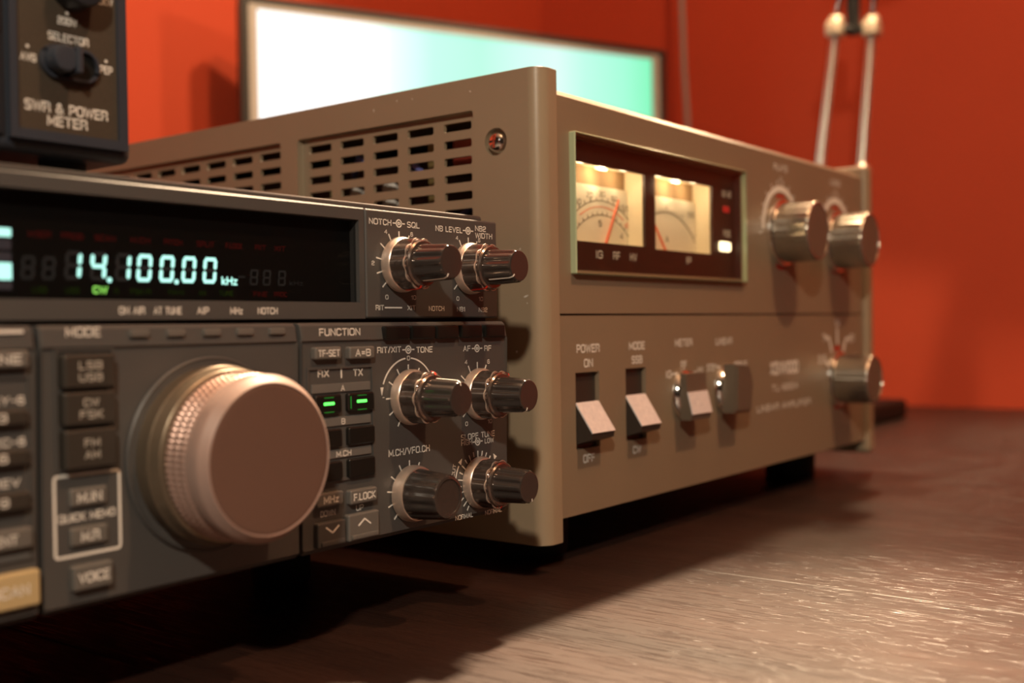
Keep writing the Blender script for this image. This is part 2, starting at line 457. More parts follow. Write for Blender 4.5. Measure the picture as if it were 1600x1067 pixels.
def plate_holes(bm, x0, x1, z0, z1, y0, y1, holes):
    """slab between y0 (front) and y1 with rectangular holes (hx0,hx1,hz0,hz1)"""
    xs = sorted({x0, x1, *[h[0] for h in holes], *[h[1] for h in holes]})
    zs = sorted({z0, z1, *[h[2] for h in holes], *[h[3] for h in holes]})
    xs = [x for x in xs if x0 <= x <= x1]; zs = [z for z in zs if z0 <= z <= z1]
    solid = {}
    for i in range(len(xs) - 1):
        for j in range(len(zs) - 1):
            cx, cz = (xs[i] + xs[i + 1]) / 2, (zs[j] + zs[j + 1]) / 2
            solid[i, j] = not any(h[0] < cx < h[1] and h[2] < cz < h[3] for h in holes)
    V = {}

    def v(i, j, y):
        if (i, j, y) not in V:
            V[i, j, y] = bm.verts.new((xs[i], y, zs[j]))
        return V[i, j, y]
    for (i, j), s in solid.items():
        if not s:
            continue
        bm.faces.new((v(i, j, y0), v(i + 1, j, y0), v(i + 1, j + 1, y0), v(i, j + 1, y0)))
        bm.faces.new((v(i, j, y1), v(i, j + 1, y1), v(i + 1, j + 1, y1), v(i + 1, j, y1)))
        for di, dj, a, b in ((-1, 0, (i, j), (i, j + 1)), (1, 0, (i + 1, j), (i + 1, j + 1)), (0, -1, (i, j), (i + 1, j)), (0, 1, (i, j + 1), (i + 1, j + 1))):
            if not solid.get((i + di, j + dj), False):
                bm.faces.new((v(*a, y0), v(*b, y0), v(*b, y1), v(*a, y1)))


def boolean(bm, cutters):
    """subtract each cutter bmesh in turn"""
    dg0 = bpy.context.evaluated_depsgraph_get
    for cb in cutters:
        bmesh.ops.recalc_face_normals(bm, faces=bm.faces); bmesh.ops.recalc_face_normals(cb, faces=cb.faces)
        m1 = bpy.data.meshes.new('a'); bm.to_mesh(m1); m2 = bpy.data.meshes.new('b'); cb.to_mesh(m2); cb.free()
        a = bpy.data.objects.new('a', m1); b = bpy.data.objects.new('b', m2); COL.objects.link(a); COL.objects.link(b)
        md = a.modifiers.new('bool', 'BOOLEAN'); md.object = b; md.operation = 'DIFFERENCE'; md.solver = 'EXACT'
        bpy.context.view_layer.update()
        me = bpy.data.meshes.new_from_object(a.evaluated_get(dg0()))
        bm.clear(); bm.from_mesh(me)
        for o in (a, b):
            bpy.data.objects.remove(o)
        for q in (m1, m2, me):
            bpy.data.meshes.remove(q)
    return bm


DESK = -0.022

# ================================================================ setting
def struct(name, bm, m):
    o = obj(name, bm, m); o['kind'] = 'structure'
    return o


b = NB(); box(b, 0.97, 1.07, -0.92, 0.80, -0.76, 1.9); struct('wall_right', b, M['wall'])
b = NB(); box(b, -1.8, 0.97, 0.70, 0.80, -0.76, 1.9); struct('wall_back', b, M['wall'])
b = NB(); box(b, -1.8, 1.07, -2.6, 0.80, 1.9, 2.0); struct('ceiling', b, M['ceiling'])
b = NB(); box(b, -1.8, 1.07, -2.6, 0.80, -0.86, -0.76); struct('floor', b, M['floor'])

# desk: boards butted together, one top on two end panels
desk = thing('desk', 'dark brown wood desk with fine grain and board seams under the radio equipment', 'desk', (0.0, 0.1, -0.76))
b = NB()
seams = [-1.2, -0.62, -0.36, -0.175, 0.0375, 0.30, 0.56, 0.967]
for s0, s1 in zip(seams, seams[1:]):
    box(b, s0, s1, -0.50, 0.697, DESK - 0.028, DESK, 0.0007, 2)
obj('desk_top', b, M['desk'], desk)
for x in (-1.15, 0.93):
    b = NB(); box(b, x - 0.015, x + 0.015, -0.42, 0.62, -0.76, DESK - 0.028); obj('leg', b, M['desk'], desk)

# ================================================================ transceiver
YU, YL = 0.0, -0.0035
XR = -0.0375
XLEFT = -0.368
radio = thing('radio_transceiver', 'charcoal radio transceiver with large copper tuning dial and lit frequency display reading 14.100.00', 'radio', (-0.2, 0.16, DESK))
b = NB(); box(b, XLEFT, XR - 0.001, 0.006, 0.330, 0.0115, 0.1235, 0.0015); obj('case', b, M['radio_case'], radio)
# upper display bezel
b = NB()
plate_holes(b, XLEFT, -0.1093, 0.0838, 0.1185, 0.0, 0.006, [(-0.362, -0.1117, 0.0892, 0.1166)])
prism(b, [(0.0, 0.1185), (0.0, 0.1203), (0.0004, 0.1207), (0.006, 0.1207), (0.006, 0.1185)], 'x', XLEFT, -0.1093)
obj('display_bezel', b, M['radio'], radio)
# upper right knob panel
b = NB()
pts = rrect(-0.1086, XR, 0.0838, 0.1207, 0.0022)
box(b, -0.1086, XR, 0.0, 0.006, 0.0838, 0.1207, 0.0009, 3)
obj('upper_knob_panel', b, M['radio'], radio)
# lower panels
prof = [(0.006, 0.0100), (-0.0020, 0.0100), (YL, 0.0115), (YL, 0.0764), (-0.0042, 0.0769), (-0.0034, 0.0815), (-0.0022, 0.0825), (0.006, 0.0825)]


def lower(name, x0, x1):
    bb = NB(); prism(bb, prof, 'x', x0, x1)
    es = [e for e in bb.edges if abs(e.verts[0].co.x - e.verts[1].co.x) < 1e-6]
    bmesh.ops.bevel(bb, geom=es, offset=0.0010, segments=2, profile=0.5, affect='EDGES', clamp_overlap=True)
    return obj(name, bb, M['radio'], radio)


keypad_panel = lower('keypad_panel', XLEFT, -0.2277)
dial_panel = lower('dial_panel', -0.2263, -0.1428)
function_panel = lower('function_panel', -0.1412, XR)
b = NB(); box(b, XLEFT + .001, XR - .001, 0.0054, 0.0062, 0.0115, 0.119); obj('chassis_front', b, M['black'], radio)
# display glass + tube
b = NB(); box(b, -0.362, -0.1117, 0.0016, 0.0028, 0.0892, 0.1166); obj('display_window', b, M['smoke_glass'], radio)
VY = 0.0030
b = NB(); box(b, -0.362, -0.1117, 0.0044, 0.0053, 0.0892, 0.1166)
tube_o = obj('display_tube', b, M['black'], radio)
VZ = 0.00435   # printed face of the display tube

SEG = {'0': 'abcdef', '1': 'bc', '2': 'abged', '3': 'abgcd', '4': 'fgbc', '8': 'abcdefg', '-': 'g'}


def seg7(bm, ch, cx, z0, z1, w, t, y, skip=''):
    h = z1 - z0; zm = (z0 + z1) / 2; sl = 0.10
    g = t * 0.16

    def P(u, v):
        return (cx + u + (v - zm) * sl, v)
    l, r = -w / 2, w / 2

    def hbar(zc):
        a = t / 2
        return [P(l + g + a * .4, zc), P(l + g + a, zc + a), P(r - g - a, zc + a), P(r - g - a * .4, zc), P(r - g - a, zc - a), P(l + g + a, zc - a)]

    def vbar(xc, za, zb):
        a = t / 2
        return [P(xc, za + g), P(xc + a, za + g + a), P(xc + a, zb - g - a), P(xc, zb - g), P(xc - a, zb - g - a), P(xc - a, za + g + a)]
    S = {'a': hbar(z1 - t / 2), 'd': hbar(z0 + t / 2), 'g': hbar(zm), 'f': vbar(l + t / 2, zm, z1 - t / 3), 'b': vbar(r - t / 2, zm, z1 - t / 3),
         'e': vbar(l + t / 2, z0 + t / 3, zm), 'c': vbar(r - t / 2, z0 + t / 3, zm)}
    for k in SEG[ch]:
        if k not in skip:
            prism(bm, S[k], 'y', y - INK, y)


lit = NB(); dim = NB()
DX = 0.0026   # display sits closer behind the glass, so it is shifted to the tube depth
cells = [-0.2095, -0.2022, -0.1948, -0.1881, -0.1808, -0.1734, -0.1661]
for cx, ch in zip([c - DX for c in cells], '1410000'):
    seg7(lit, ch, cx, 0.0944, 0.1020, 0.0047, 0.00105, VZ)
    seg7(dim, '8', cx, 0.0944, 0.1020, 0.0047, 0.00105, VZ, SEG[ch])
for cx in (-0.2219, -0.2163):
    seg7(dim, '8', cx - DX, 0.0942, 0.1002, 0.0036, 0.0008, VZ)
for cx in (-0.1990, -0.1777):
    lathe(lit, [(0.0007, 0), (0.0007, INK)], (cx - DX, VZ, 0.0946), 12)
for cx in (-0.1498, -0.1448, -0.1388):
    seg7(dim, '8', cx - DX, 0.0942, 0.0990, 0.0030, 0.00055, VZ)
seg7(dim, '-', -0.1545 - DX, 0.0942, 0.0990, 0.0030, 0.0006, VZ)
text(lit, 'kHz', -0.1591 - DX, 0.0953, 0.0025, VZ, 0.0058, bold=0.06)
text(dim, 'kHz', -0.1330 - DX, 0.0952, 0.0016, VZ, 0.0056)
for zc, hh, on in ((0.1058, 0.0021, 1), (0.0961, 0.0042, 1)):
    box(lit, -0.246, -0.2262 - DX, VZ - INK, VZ, zc - hh / 2, zc + hh / 2)
obj('frequency_digits', lit, M['vfd'], tube_o, 'lit cyan digits 14.100.00')
obj('unlit_segments', dim, M['vfd_off'], tube_o)
b = NB()
for zc, hh in ((0.1028, 0.0026), (0.0996, 0.0024), (0.0925, 0.0020)):
    box(b, -0.246, -0.2262 - DX, VZ - INK, VZ, zc - hh / 2, zc + hh / 2)
obj('unlit_bars', b, M['vfd_off_bar'], tube_o)
b = NB()
for s, x in (('M.SCR', -0.2186), ('PROG', -0.2096), ('SCAN', -0.2001), ('M.CH', -0.1892), ('PITCH', -0.1786), ('SPLIT', -0.1675), ('F.LOCK', -0.1572), ('RIT', -0.1471), ('XIT', -0.1394)):
    text(b, s, x - DX, 0.1058, 0.0016, VZ, 0.0062 if len(s) > 3 else 0.0044)
for s, x in (('FINE', -0.1475), ('PROC', -0.1395)):
    text(b, s, x - DX, 0.0915, 0.0015, VZ, 0.0052)
obj('unlit_red_legends', b, M['vfd_off_red'], tube_o)
b = NB(); text(b, 'CW', -0.2018 - DX, 0.0919, 0.0020, VZ, 0.0044, bold=0.08)
obj('lit_mode_legend', b, M['vfd_green'], tube_o, 'lit green CW legend')
b = NB()
for s, x in (('LSB', -0.2189), ('USB', -0.2099), ('R', -0.1970), ('FSK-R', -0.1895), ('FM-N', -0.1779), ('AM', -0.1690), ('TUNE', -0.1604)):
    text(b, s, x - DX, 0.0916, 0.0015, VZ, 0.0013 * len(s))
obj('unlit_green_legends', b, M['vfd_off_green'], tube_o)

# printed lettering of the upper panels
b = NB()
for s, x, w in (('ON AIR', -0.1978, .0080), ('AT TUNE', -0.1865, .0092), ('AIP', -0.1747, .0042), ('MHz', -0.1628, .0046), ('NOTCH', -0.1510, .0078)):
    text(b, s, x, 0.0863, 0.0021, YU, w, bold=0.035)
obj('display_lettering', b, M['print'], radio)


def conc(bm, y, x, z, r=0.00125, l=0.0030):
    arc(bm, y, x, z, r, 0.00042, 0, 360, 28)
    arc(bm, y, x, z, r * 0.34, 0.00036, 0, 360, 16)
    stroke(bm, y, x - l, z, x - r, z, 0.00042); stroke(bm, y, x + r * .34, z, x + l, z, 0.00042)


def ticks(bm, y, cx, cz, angs, r0, r1, w=0.00045):
    for a in angs:
        c, s = math.cos(R(a)), math.sin(R(a))
        stroke(bm, y, cx + r0 * c, cz + r0 * s, cx + r1 * c, cz + r1 * s, w)


b = NB()
H1 = 0.0021
text(b, 'NOTCH', -0.1070, 0.1166, H1, YU, 0.0108, 'l', bold=0.035); conc(b, YU, -0.0924, 0.1166); text(b, 'SQL', -0.0883, 0.1165, H1, YU, 0.0065, 'l', bold=0.035)
text(b, 'NB LEVEL', -0.0733, 0.1162, H1, YU, 0.0150, 'l', bold=0.035); conc(b, YU, -0.0549, 0.1163)
text(b, 'NB2', -0.0508, 0.1175, H1, YU, 0.0064, 'l', bold=0.035); text(b, 'WIDTH', -0.0508, 0.1149, H1, YU, 0.0102, 'l', bold=0.035)
A7 = [90 + 30 * k for k in range(-4, 5)]
for cx, cz in ((-0.0924, 0.1023), (-0.0549, 0.1022)):
    ticks(b, YU, cx, cz, [90 + 26.5 * k for k in range(-5, 6)], 0.0085, 0.0116)
    text(b, '4', cx - 0.0066, cz + 0.0111, 0.0015, YU); text(b, '6', cx + 0.0064, cz + 0.0109, 0.0015, YU)
    text(b, '2', cx - 0.0130, cz + 0.0002, 0.0015, YU)
    text(b, '8', cx + 0.0130, cz + 0.0002, 0.0015, YU)
    text(b, '0', cx - 0.0066, cz - 0.0112, 0.0016, YU); text(b, '10', cx + 0.0069, cz - 0.0112, 0.0016, YU)
text(b, 'RIT', -0.1045, 0.0875, 0.0018, YU, 0.0040, 'l', bold=0.035); stroke(b, YU, -0.1000, 0.0875, -0.0915, 0.0875, 0.0005)
text(b, 'XIT', -0.0888, 0.0875, 0.0018, YU, 0.0042, 'l', bold=0.035)
text(b, 'NOTCH', -0.0734, 0.0873, 0.0018, YU, 0.0084, bold=0.035)
text(b, 'NB1', -0.0598, 0.0871, 0.0018, YU, 0.0046, bold=0.035); text(b, 'NB2', -0.0468, 0.0869, 0.0018, YU, 0.0052, bold=0.035)
obj('upper_lettering', b, M['print'], radio)

# lower lettering
b = NB()
YF = -0.00395
text(b, 'FUNCTION', -0.1249, 0.0795, 0.0024, YF, 0.0180, bold=0.035)
text(b, 'RIT/XIT', -0.1077, 0.0732, H1, YL, 0.0116, 'l', bold=0.035); conc(b, YL, -0.0924, 0.0730); text(b, 'TONE', -0.0884, 0.0728, H1, YL, 0.0084, 'l', bold=0.035)
cx, cz = -0.0926, 0.0567
ticks(b, YL, cx, cz, [90 + 30 * k for k in (-3, -2, -1, 0, 1, 2, 3, 4, 5)], 0.0088, 0.0112)
arc(b, YL, cx, cz, 0.0134, 0.0005, 96, 158); arc(b, YL, cx, cz, 0.0134, 0.0005, 22, 84)
text(b, '0', cx + 0.0001, cz + 0.0134, 0.0016, YL)
for sgn in (-1, 1):
    a0 = R(90 + sgn * 78)
    px, pz = cx + 0.0134 * math.cos(a0), cz + 0.0134 * math.sin(a0)
    prism(b, [(px - 0.0007, pz + 0.0012), (px + 0.0007, pz + 0.0012), (px - .0001 * sgn, pz - 0.0016)], 'y', YL - INK, YL)
text(b, '-', cx - 0.0125, cz + 0.0006, 0.0016, YL); text(b, '+', cx + 0.0125, cz, 0.0016, YL)
cx, cz = -0.0550, 0.0556
text(b, 'AF', cx - 0.0060, 0.0726, H1, YL, 0.0042, bold=0.035); conc(b, YL, cx, 0.0725); text(b, 'RF', cx + 0.0063, 0.0724, H1, YL, 0.0042, bold=0.035)
ticks(b, YL, cx, cz, [90 + 26.5 * k for k in range(-5, 6)], 0.0085, 0.0118)
for s, dx, dz in (('4', -0.0066, 0.0120), ('6', 0.0066, 0.0118), ('0', -0.0068, -0.0106), ('10', 0.0069, -0.0107), ('2', -0.0130, 0), ('8', 0.0130, 0)):
    text(b, s, cx + dx, cz + dz, 0.0016, YL)
cx, cz = -0.0928, 0.0236
text(b, 'M.CH/VFO.CH', -0.1031, 0.0382, 0.0024, YL, 0.0208, 'l', bold=0.035)
ticks(b, YL, cx, cz, [90 + 27 * k for k in range(-5, 6)], 0.0088, 0.0113)
cx, cz = -0.0555, 0.0228
text(b, 'SLOPE TUNE', -0.0552, 0.0402, 0.0022, YL, 0.0198, bold=0.035)
text(b, 'HIGH', -0.0650, 0.0381, 0.0019, YL, 0.0062, 'l', bold=0.035); conc(b, YL, cx, 0.0379, 0.0013, 0.0029); text(b, 'LOW', -0.0514, 0.0377, 0.0019, YL, 0.0054, 'l', bold=0.035)
for k in range(-11, 12):
    ticks(b, YL, cx, cz, [90 + 13.2 * k], 0.0088 if k % 2 == 0 else 0.0098, 0.0117)
text(b, 'NORMAL', -0.0640, 0.0113, 0.0018, YL, 0.0100, bold=0.035); text(b, 'NORMAL', -0.0468, 0.0108, 0.0018, YL, 0.0100, bold=0.035)
text(b, 'CUT', -0.0695, 0.0286, 0.0017, YL, 0.0048, rot=76)
arc(b, YL, cx, cz, 0.0132, 0.0005, 147, 176, 12); arc(b, YL, cx, cz, 0.0132, 0.0005, 4, 33, 12)
for a in (143, 37):
    px, pz = cx + 0.0132 * math.cos(R(a)), cz + 0.0132 * math.sin(R(a))
    t = R(a + (-90 if a > 90 else 90)); nx, nz = math.cos(t), math.sin(t)
    prism(b, [(px + nx * 0.0022, pz + nz * 0.0022), (px - nz * 0.0009, pz + nx * 0.0009), (px + nz * 0.0009, pz - nx * 0.0009)], 'y', YL - INK, YL)
text(b, 'DOWN', -0.1311, 0.0222, 0.0019, YL, 0.0064); text(b, 'UP', -0.1170, 0.0220, 0.0019, YL, 0.0034)
text(b, 'MODE', -0.2147, 0.0807, 0.0025, YF, 0.0098, bold=0.03)
text(b, 'QUICK MEMO', -0.2143, 0.0336, 0.0021, YL, 0.0160, bold=0.035)
frame_line(b, YL, -0.2236, -0.2046, 0.0235, 0.0447, 0.0012, 0.0007)
for s, x, z in (('PLAY-6', -0.2305, 0.0643), ('REC-6', -0.2305, 0.0542), ('REV', -0.2320, 0.0444)):
    text(b, s, x, z, 0.0021, YL, None, 'r', bold=0.035)
obj('control_lettering', b, M['print'], radio)
b = NB(); box(b, -0.250, -0.2307, YF - 0.0002, YF + 0.001, 0.0806, 0.0814); obj('label_bar', b, M['print'], radio)

# small indicator windows along the dial panel and dark keys at the upper right
for x in (-0.1985, -0.1870, -0.1749, -0.1631, -0.1511):
    bb = NB(); box(bb, x - 0.0029, x + 0.0029, YF - 0.0009, YF + 0.0012, 0.0791, 0.0811, 0.0004)
    obj('indicator_lamp', bb, M['key_grey'], radio)
for x in (-0.0995, -0.0864, -0.0735, -0.0600, -0.0462):
    bb = NB(); box(bb, x - 0.0060, x + 0.0060, -0.0056, -0.0028, 0.0765, 0.0812, 0.0007)
    obj('rocker_key', bb, M['gloss_black'], radio)


def button(name, x0, x1, z0, z1, m, leg=None, lines=None, proud=0.0022, h=0.0022, w=None, pm='print', lab=None, bev=0.0007):
    bb = NB(); box(bb, x0, x1, YL - proud, YL + 0.001, z0, z1, bev, 3)
    o = obj(name, bb, M[m], radio, lab)
    if leg or lines:
        t = NB(); ls = lines or [leg]; zc = (z0 + z1) / 2; dz = h * 1.45
        for i, s in enumerate(ls):
            text(t, s, (x0 + x1) / 2, zc + dz * ((len(ls) - 1) / 2 - i), h, YL - proud, w if w else min((x1 - x0) * .78, 1.05 * h * len(s)), bold=0.035)
        obj('legend', t, M[pm], o)
    return o


button('key', -0.1370, -0.1258, 0.0709, 0.0749, 'key_grey', 'TF-SET', h=0.0022, w=0.0092)
button('key', -0.1222, -0.1107, 0.0706, 0.0747, 'key_grey', 'A=B', h=0.0024, w=0.0070)
# recessed RX/TX block
b = NB(); frame = [(-0.1392, -0.1100, 0.0318, 0.0684)]
plate_holes(b, -0.1392, -0.1100, 0.0318, 0.0686, YL - 0.0006, YL + 0.0002,
            [(-0.1384, -0.1108, 0.0326, 0.0678)])
block = obj('selector_frame', b, M['radio'], radio)
for zc in (0.0617, 0.0510, 0.0407):
    pass
b = NB()
for z in (0.0617, 0.0509, 0.0406):
    box(b, -0.1372, -0.1116, YL - 0.0005, YL + 0.0005, z - 0.0014, z + 0.0014, 0.0002)
obj('label_bar', b, M['grey_bar'], block)
b = NB()
text(b, 'RX', -0.1320, 0.0665, 0.0024, YL, 0.0048, bold=0.035); text(b, 'TX', -0.1168, 0.0662, 0.0024, YL, 0.0044, bold=0.035)
stroke(b, YL, -0.1242, 0.0647, -0.1242, 0.0682, 0.0005)
for s, z, w in (('A', 0.0615, 0.0017), ('B', 0.0508, 0.0017), ('M.CH', 0.0405, 0.0066)):
    text(b, s, -0.1242, z, 0.0019, YL - 0.0005, w)
obj('lettering', b, M['print'], block)
for z0, z1, litrow in ((0.0537, 0.0597, 1), (0.0428, 0.0487, 0), (0.0322, 0.0384, 0)):
    for x0, x1 in ((-0.1368, -0.1255), (-0.1226, -0.1107)):
        o = button('key', x0, x1, z0, z1, 'gloss_black', proud=0.0016)
        if litrow:
            t = NB(); zc = (z0 + z1) / 2 + .0002; xc = (x0 + x1) / 2
            box(t, xc - 0.0023, xc + 0.0023, YL - 0.0018, YL - 0.0010, zc - 0.0005, zc + 0.0005, 0.0003)
            obj('indicator', t, M['green_lit'], o, 'lit green bar')
            t = NB()
            box(t, xc - 0.002, xc + 0.002, YL - 0.00170, YL - 0.0010, z1 - 0.0010, z1 - 0.0008)
            box(t, xc - 0.002, xc + 0.002, YL - 0.00170, YL - 0.0010, z0 + 0.0004, z0 + 0.0006)
            if x0 > -0.13:
                box(t, x0 + 0.0008, x0 + 0.0011, YL - 0.0017, YL - 0.001, z0 + 0.001, z1 - 0.001)
            obj('edge_glow', t, M['green_dim'], o)
button('key', -0.1372, -0.1260, 0.0246, 0.0290, 'key_grey', 'MHz', h=0.0024, w=0.0064)
button('key', -0.1229, -0.1107, 0.0236, 0.0284, 'key_grey', 'F.LOCK', h=0.0024, w=0.0100)
for x0, x1, zt, up in ((-0.1372, -0.1252, 0.0198, -1), (-0.1240, -0.1100, 0.0206, 1)):
    o = button('arrow_key', x0, x1, 0.0118, zt, 'key_grey' if up > 0 else 'radio')
    t = NB(); xc = (x0 + x1) / 2; zc = (0.0118 + zt) / 2 + 0.0014
    for s in (-1, 1):
        stroke(t, YL - 0.0022, xc, zc + 0.0010 * up, xc + s * 0.0028, zc - 0.0010 * up, 0.0005)
    obj('legend', t, M['print'], o)
    t = NB(); box(t, x0 + 0.001, x1 - 0.001, YL - 0.0029, YL - 0.0018, 0.0124, 0.0139, 0.0004); obj('ridge', t, M['key_grey' if up > 0 else 'radio'], o)
# mode keys
b = NB()
plate_holes(b, -0.2228, -0.2060, 0.0454, 0.0765, YL - 0.0005, YL + 0.0003, [(-0.2221, -0.2067, 0.0459, 0.0758)])
obj('mode_key_frame', b, M['radio'], radio)
for z0, z1, ls in ((0.0664, 0.0750, ('LSB', 'USB')), (0.0570, 0.0655, ('CW', 'FSK')), (0.0460, 0.0560, ('FM', 'AM'))):
    button('mode_key', -0.2216, -0.2071, z0, z1, 'key_dark', lines=ls, h=0.0021, proud=0.0030, pm='print_dim')
button('key', -0.2195, -0.2090, 0.0362, 0.0409, 'key_grey', 'M.IN', h=0.0026, w=0.0068, proud=0.0012)
button('key', -0.2195, -0.2090, 0.0262, 0.0310, 'key_grey', 'M.R', h=0.0026, w=0.0052, proud=0.0012)
button('key', -0.2196, -0.2084, 0.0150, 0.0215, 'key_grey', 'VOICE', h=0.0026, w=0.0088)
# keypad column cut by the picture edge
button('key', -0.2440, -0.2300, 0.0722, 0.0765, 'key_grey', 'FINE', h=0.0023)
b = NB(); plate_holes(b, -0.290, -0.2290, 0.0252, 0.0702, YL - 0.0005, YL + 0.0003, [(-0.2893, -0.2297, 0.0258, 0.0696)])
obj('keypad_frame', b, M['radio'], radio)
for z0, z1, s in ((0.0584, 0.0622, '3'), (0.0486, 0.0526, '6'), (0.0378, 0.0422, '9')):
    button('key', -0.2440, -0.2304, z0, z1, 'key_dark', s, h=0.0022)
button('key', -0.2440, -0.2300, 0.0284, 0.0334, 'key_grey', 'ENT', h=0.0024, w=0.0060)
b = NB(); box(b, -0.250, -0.2302, YL - 0.0004, YL + 0.0003, 0.0258, 0.0276); obj('label_bar', b, M['grey_bar'], radio)
button('scan_key', -0.2440, -0.2284, 0.0140, 0.0228, 'key_gold', 'SCAN', h=0.0026, w=0.0096, lab='gold scan key')


def mark(bm, cx, cz, ang, prof, w, out=0.00015):
    """pointer line running along a knob's side and onto its cap; prof: (r, y)"""
    c, s = math.cos(R(ang)), math.sin(R(ang)); tx, tz = -s, c
    P = [[bm.verts.new((cx + (r + out) * c + k * tx * w / 2, y, cz + (r + out) * s + k * tz * w / 2)) for k in (-1, 1)] for r, y in prof]
    for a, d in zip(P, P[1:]):
        bm.faces.new((a[0], a[1], d[1], d[0]))


def knob(cx, cz, y, wa, ra):
    """collar ring, scalloped outer knob with red pointer, fluted inner knob with white pointer"""
    bb = NB(); lathe(bb, [(0.0091, 0), (0.0091, 0.0005), (0.0096, 0.0007), (0.0096, 0.0020), (0.0092, 0.0034), (0.0088, 0.0038)], (cx, y, cz), 64)
    o = obj('knob', bb, M['collar'], radio)
    bb = NB(); lathe(bb, [(0.0088, 0.0036), (0.0091, 0.0044), (0.0089, 0.0098), (0.0082, 0.0106)], (cx, y, cz), 144, flute=(10, 0.10, 1, 2))
    obj('outer_knob', bb, M['knob_ring'], o)
    bb = NB(); lathe(bb, [(0.0080, 0.0097), (0.00895, 0.0098), (0.00885, 0.0102), (0.0080, 0.0103)], (cx, y, cz), 144, flute=(10, 0.09, 1, 2))
    obj('scalloped_ring', bb, M['collar'], o)
    bb = NB(); lathe(bb, [(0.0074, 0.0100), (0.0080, 0.0106), (0.0081, 0.0113), (0.0076, 0.0118), (0.0066, 0.0119)], (cx, y, cz), 64)
    obj('flange', bb, M['knob_ring'], o)
    bb = NB(); lathe(bb, [(0.0066, 0.0112), (0.0066, 0.0130), (0.0061, 0.0226), (0.0055, 0.0236), (0.0050, 0.0238)], (cx, y, cz), 144, flute=(10, 0.11, 1, 2))
    obj('inner_knob', bb, M['knob_dark'], o)
    bb = NB(); mark(bb, cx, cz, wa, [(0.0066, y - 0.0135), (0.0061, y - 0.0226), (0.0054, y - 0.0238), (0.0043, y - 0.02395)], 0.0006)
    obj('pointer', bb, M['print'], o, 'white pointer line')
    bb = NB(); mark(bb, cx, cz, ra, [(0.0091, y - 0.0048), (0.0089, y - 0.0098), (0.0085, y - 0.0113), (0.0077, y - 0.0118)], 0.0008)
    obj('pointer', bb, M['red_ink'], o, 'red pointer line')
    return o


knob(-0.0924, 0.1023, YU, -116, -104)
knob(-0.0549, 0.1022, YU, -136, -118)
knob(-0.0926, 0.0567, YL, 96, 84)
knob(-0.0550, 0.0556, YL, -108, 60)
knob(-0.0555, 0.0228, YL, -76, -98)
# channel knob: bright skirt and one deep fluted body
cx, cz = -0.0928, 0.0236
b = NB(); lathe(b, [(0.0091, 0), (0.0091, 0.0005), (0.0097, 0.0007), (0.0097, 0.0030), (0.0091, 0.0046), (0.0086, 0.0048)], (cx, YL, cz), 64)
kn = obj('knob', b, M['collar'], radio, 'single black channel knob with bright collar')
b = NB(); lathe(b, [(0.0088, 0.0045), (0.0086, 0.0060), (0.0077, 0.0166), (0.0070, 0.0176), (0.0061, 0.0178), (0.0060, 0.0174)], (cx, YL, cz), 144, flute=(12, 0.06, 1, 2))
obj('inner_knob', b, M['knob_dark'], kn)

# main tuning dial
cx, cz = -0.1757, 0.0456
b = NB()
n = 96
lathe(b, [(0.0262, 0.0), (0.0274, 0.0), (0.0277, 0.0009), (0.0272, 0.0015), (0.0263, 0.0010)], (cx, YL, cz), n)
obj('dial_surround', b, M['radio'], radio)
b = NB(); lathe(b, [(0.0246, 0.0), (0.0250, 0.0012), (0.0250, 0.0050), (0.0252, 0.0056), (0.0252, 0.0064), (0.0246, 0.0072), (0.0243, 0.0100), (0.0238, 0.0106), (0.0225, 0.0110)], (cx, YL, cz), 240, flute=(120, 0.012, 1, 2))
dial = obj('tuning_dial', b, M['dial_skirt'], radio, 'large copper tuning dial')
b = NB()
pr = [(0.0225, 0.0105)]
for k in range(3):
    d = 0.0110 + k * 0.0029
    pr += [(0.0226, d), (0.0233, d + 0.0006), (0.0233, d + 0.0019), (0.0226, d + 0.0025)]
pr += [(0.0224, 0.0199), (0.0224, 0.0202)]
nn = 360
rings = []
for i, (r, d) in enumerate(pr):
    rings.append([b.verts.new((cx + (r * (1 - (0.016 * (k % 4 in (2, 3)) if r > 0.0230 else 0))) * math.cos(2 * PI * k / nn), YL - d,
                               cz + (r * (1 - (0.016 * (k % 4 in (2, 3)) if r > 0.0230 else 0))) * math.sin(2 * PI * k / nn))) for k in range(nn)])
for A, B in zip(rings, rings[1:]):
    for k in range(nn):
        b.faces.new((A[k], A[(k + 1) % nn], B[(k + 1) % nn], B[k]))
b.faces.new(rings[0]); b.faces.new(rings[-1][::-1])
obj('grip_rings', b, M['dial_grip'], dial)
b = NB(); lathe(b, [(0.0222, 0.0198), (0.0229, 0.0204), (0.0230, 0.0236), (0.0224, 0.0246), (0.0219, 0.0250), (0.0212, 0.0262), (0.0207, 0.0266), (0.0204, 0.0265), (0.0202, 0.0258)], (cx, YL, cz), 128)
obj('dial_cap', b, M['dial_cap'], dial)
b = NB(); lathe(b, [(0.0203, 0.0256), (0.0203, 0.0263), (0.0199, 0.0265), (0.0190, 0.0265)], (cx, YL, cz), 96); obj('dial_face', b, M['dial_face'], dial, 'dial face, weaker light painted as darker brown')

# feet
for x, y in ((-0.345, 0.085), (-0.075, 0.085), (-0.345, 0.300), (-0.075, 0.300)):
    b = NB(); lathe(b, [(0.011, DESK), (0.012, DESK + 0.002), (0.012, DESK + 0.012), (0.010, 0.006), (0.010, 0.0118)], (x, y, 0), 32, 'z')
    obj('foot', b, M['rubber'], radio)

# ================================================================ linear amplifier
AW, AH = 0.362, 0.1787
amp = thing('linear_amplifier', 'large olive brown linear amplifier with two lit meters, vented side and big metal knobs', 'amplifier', (0.181, 0.2, DESK))
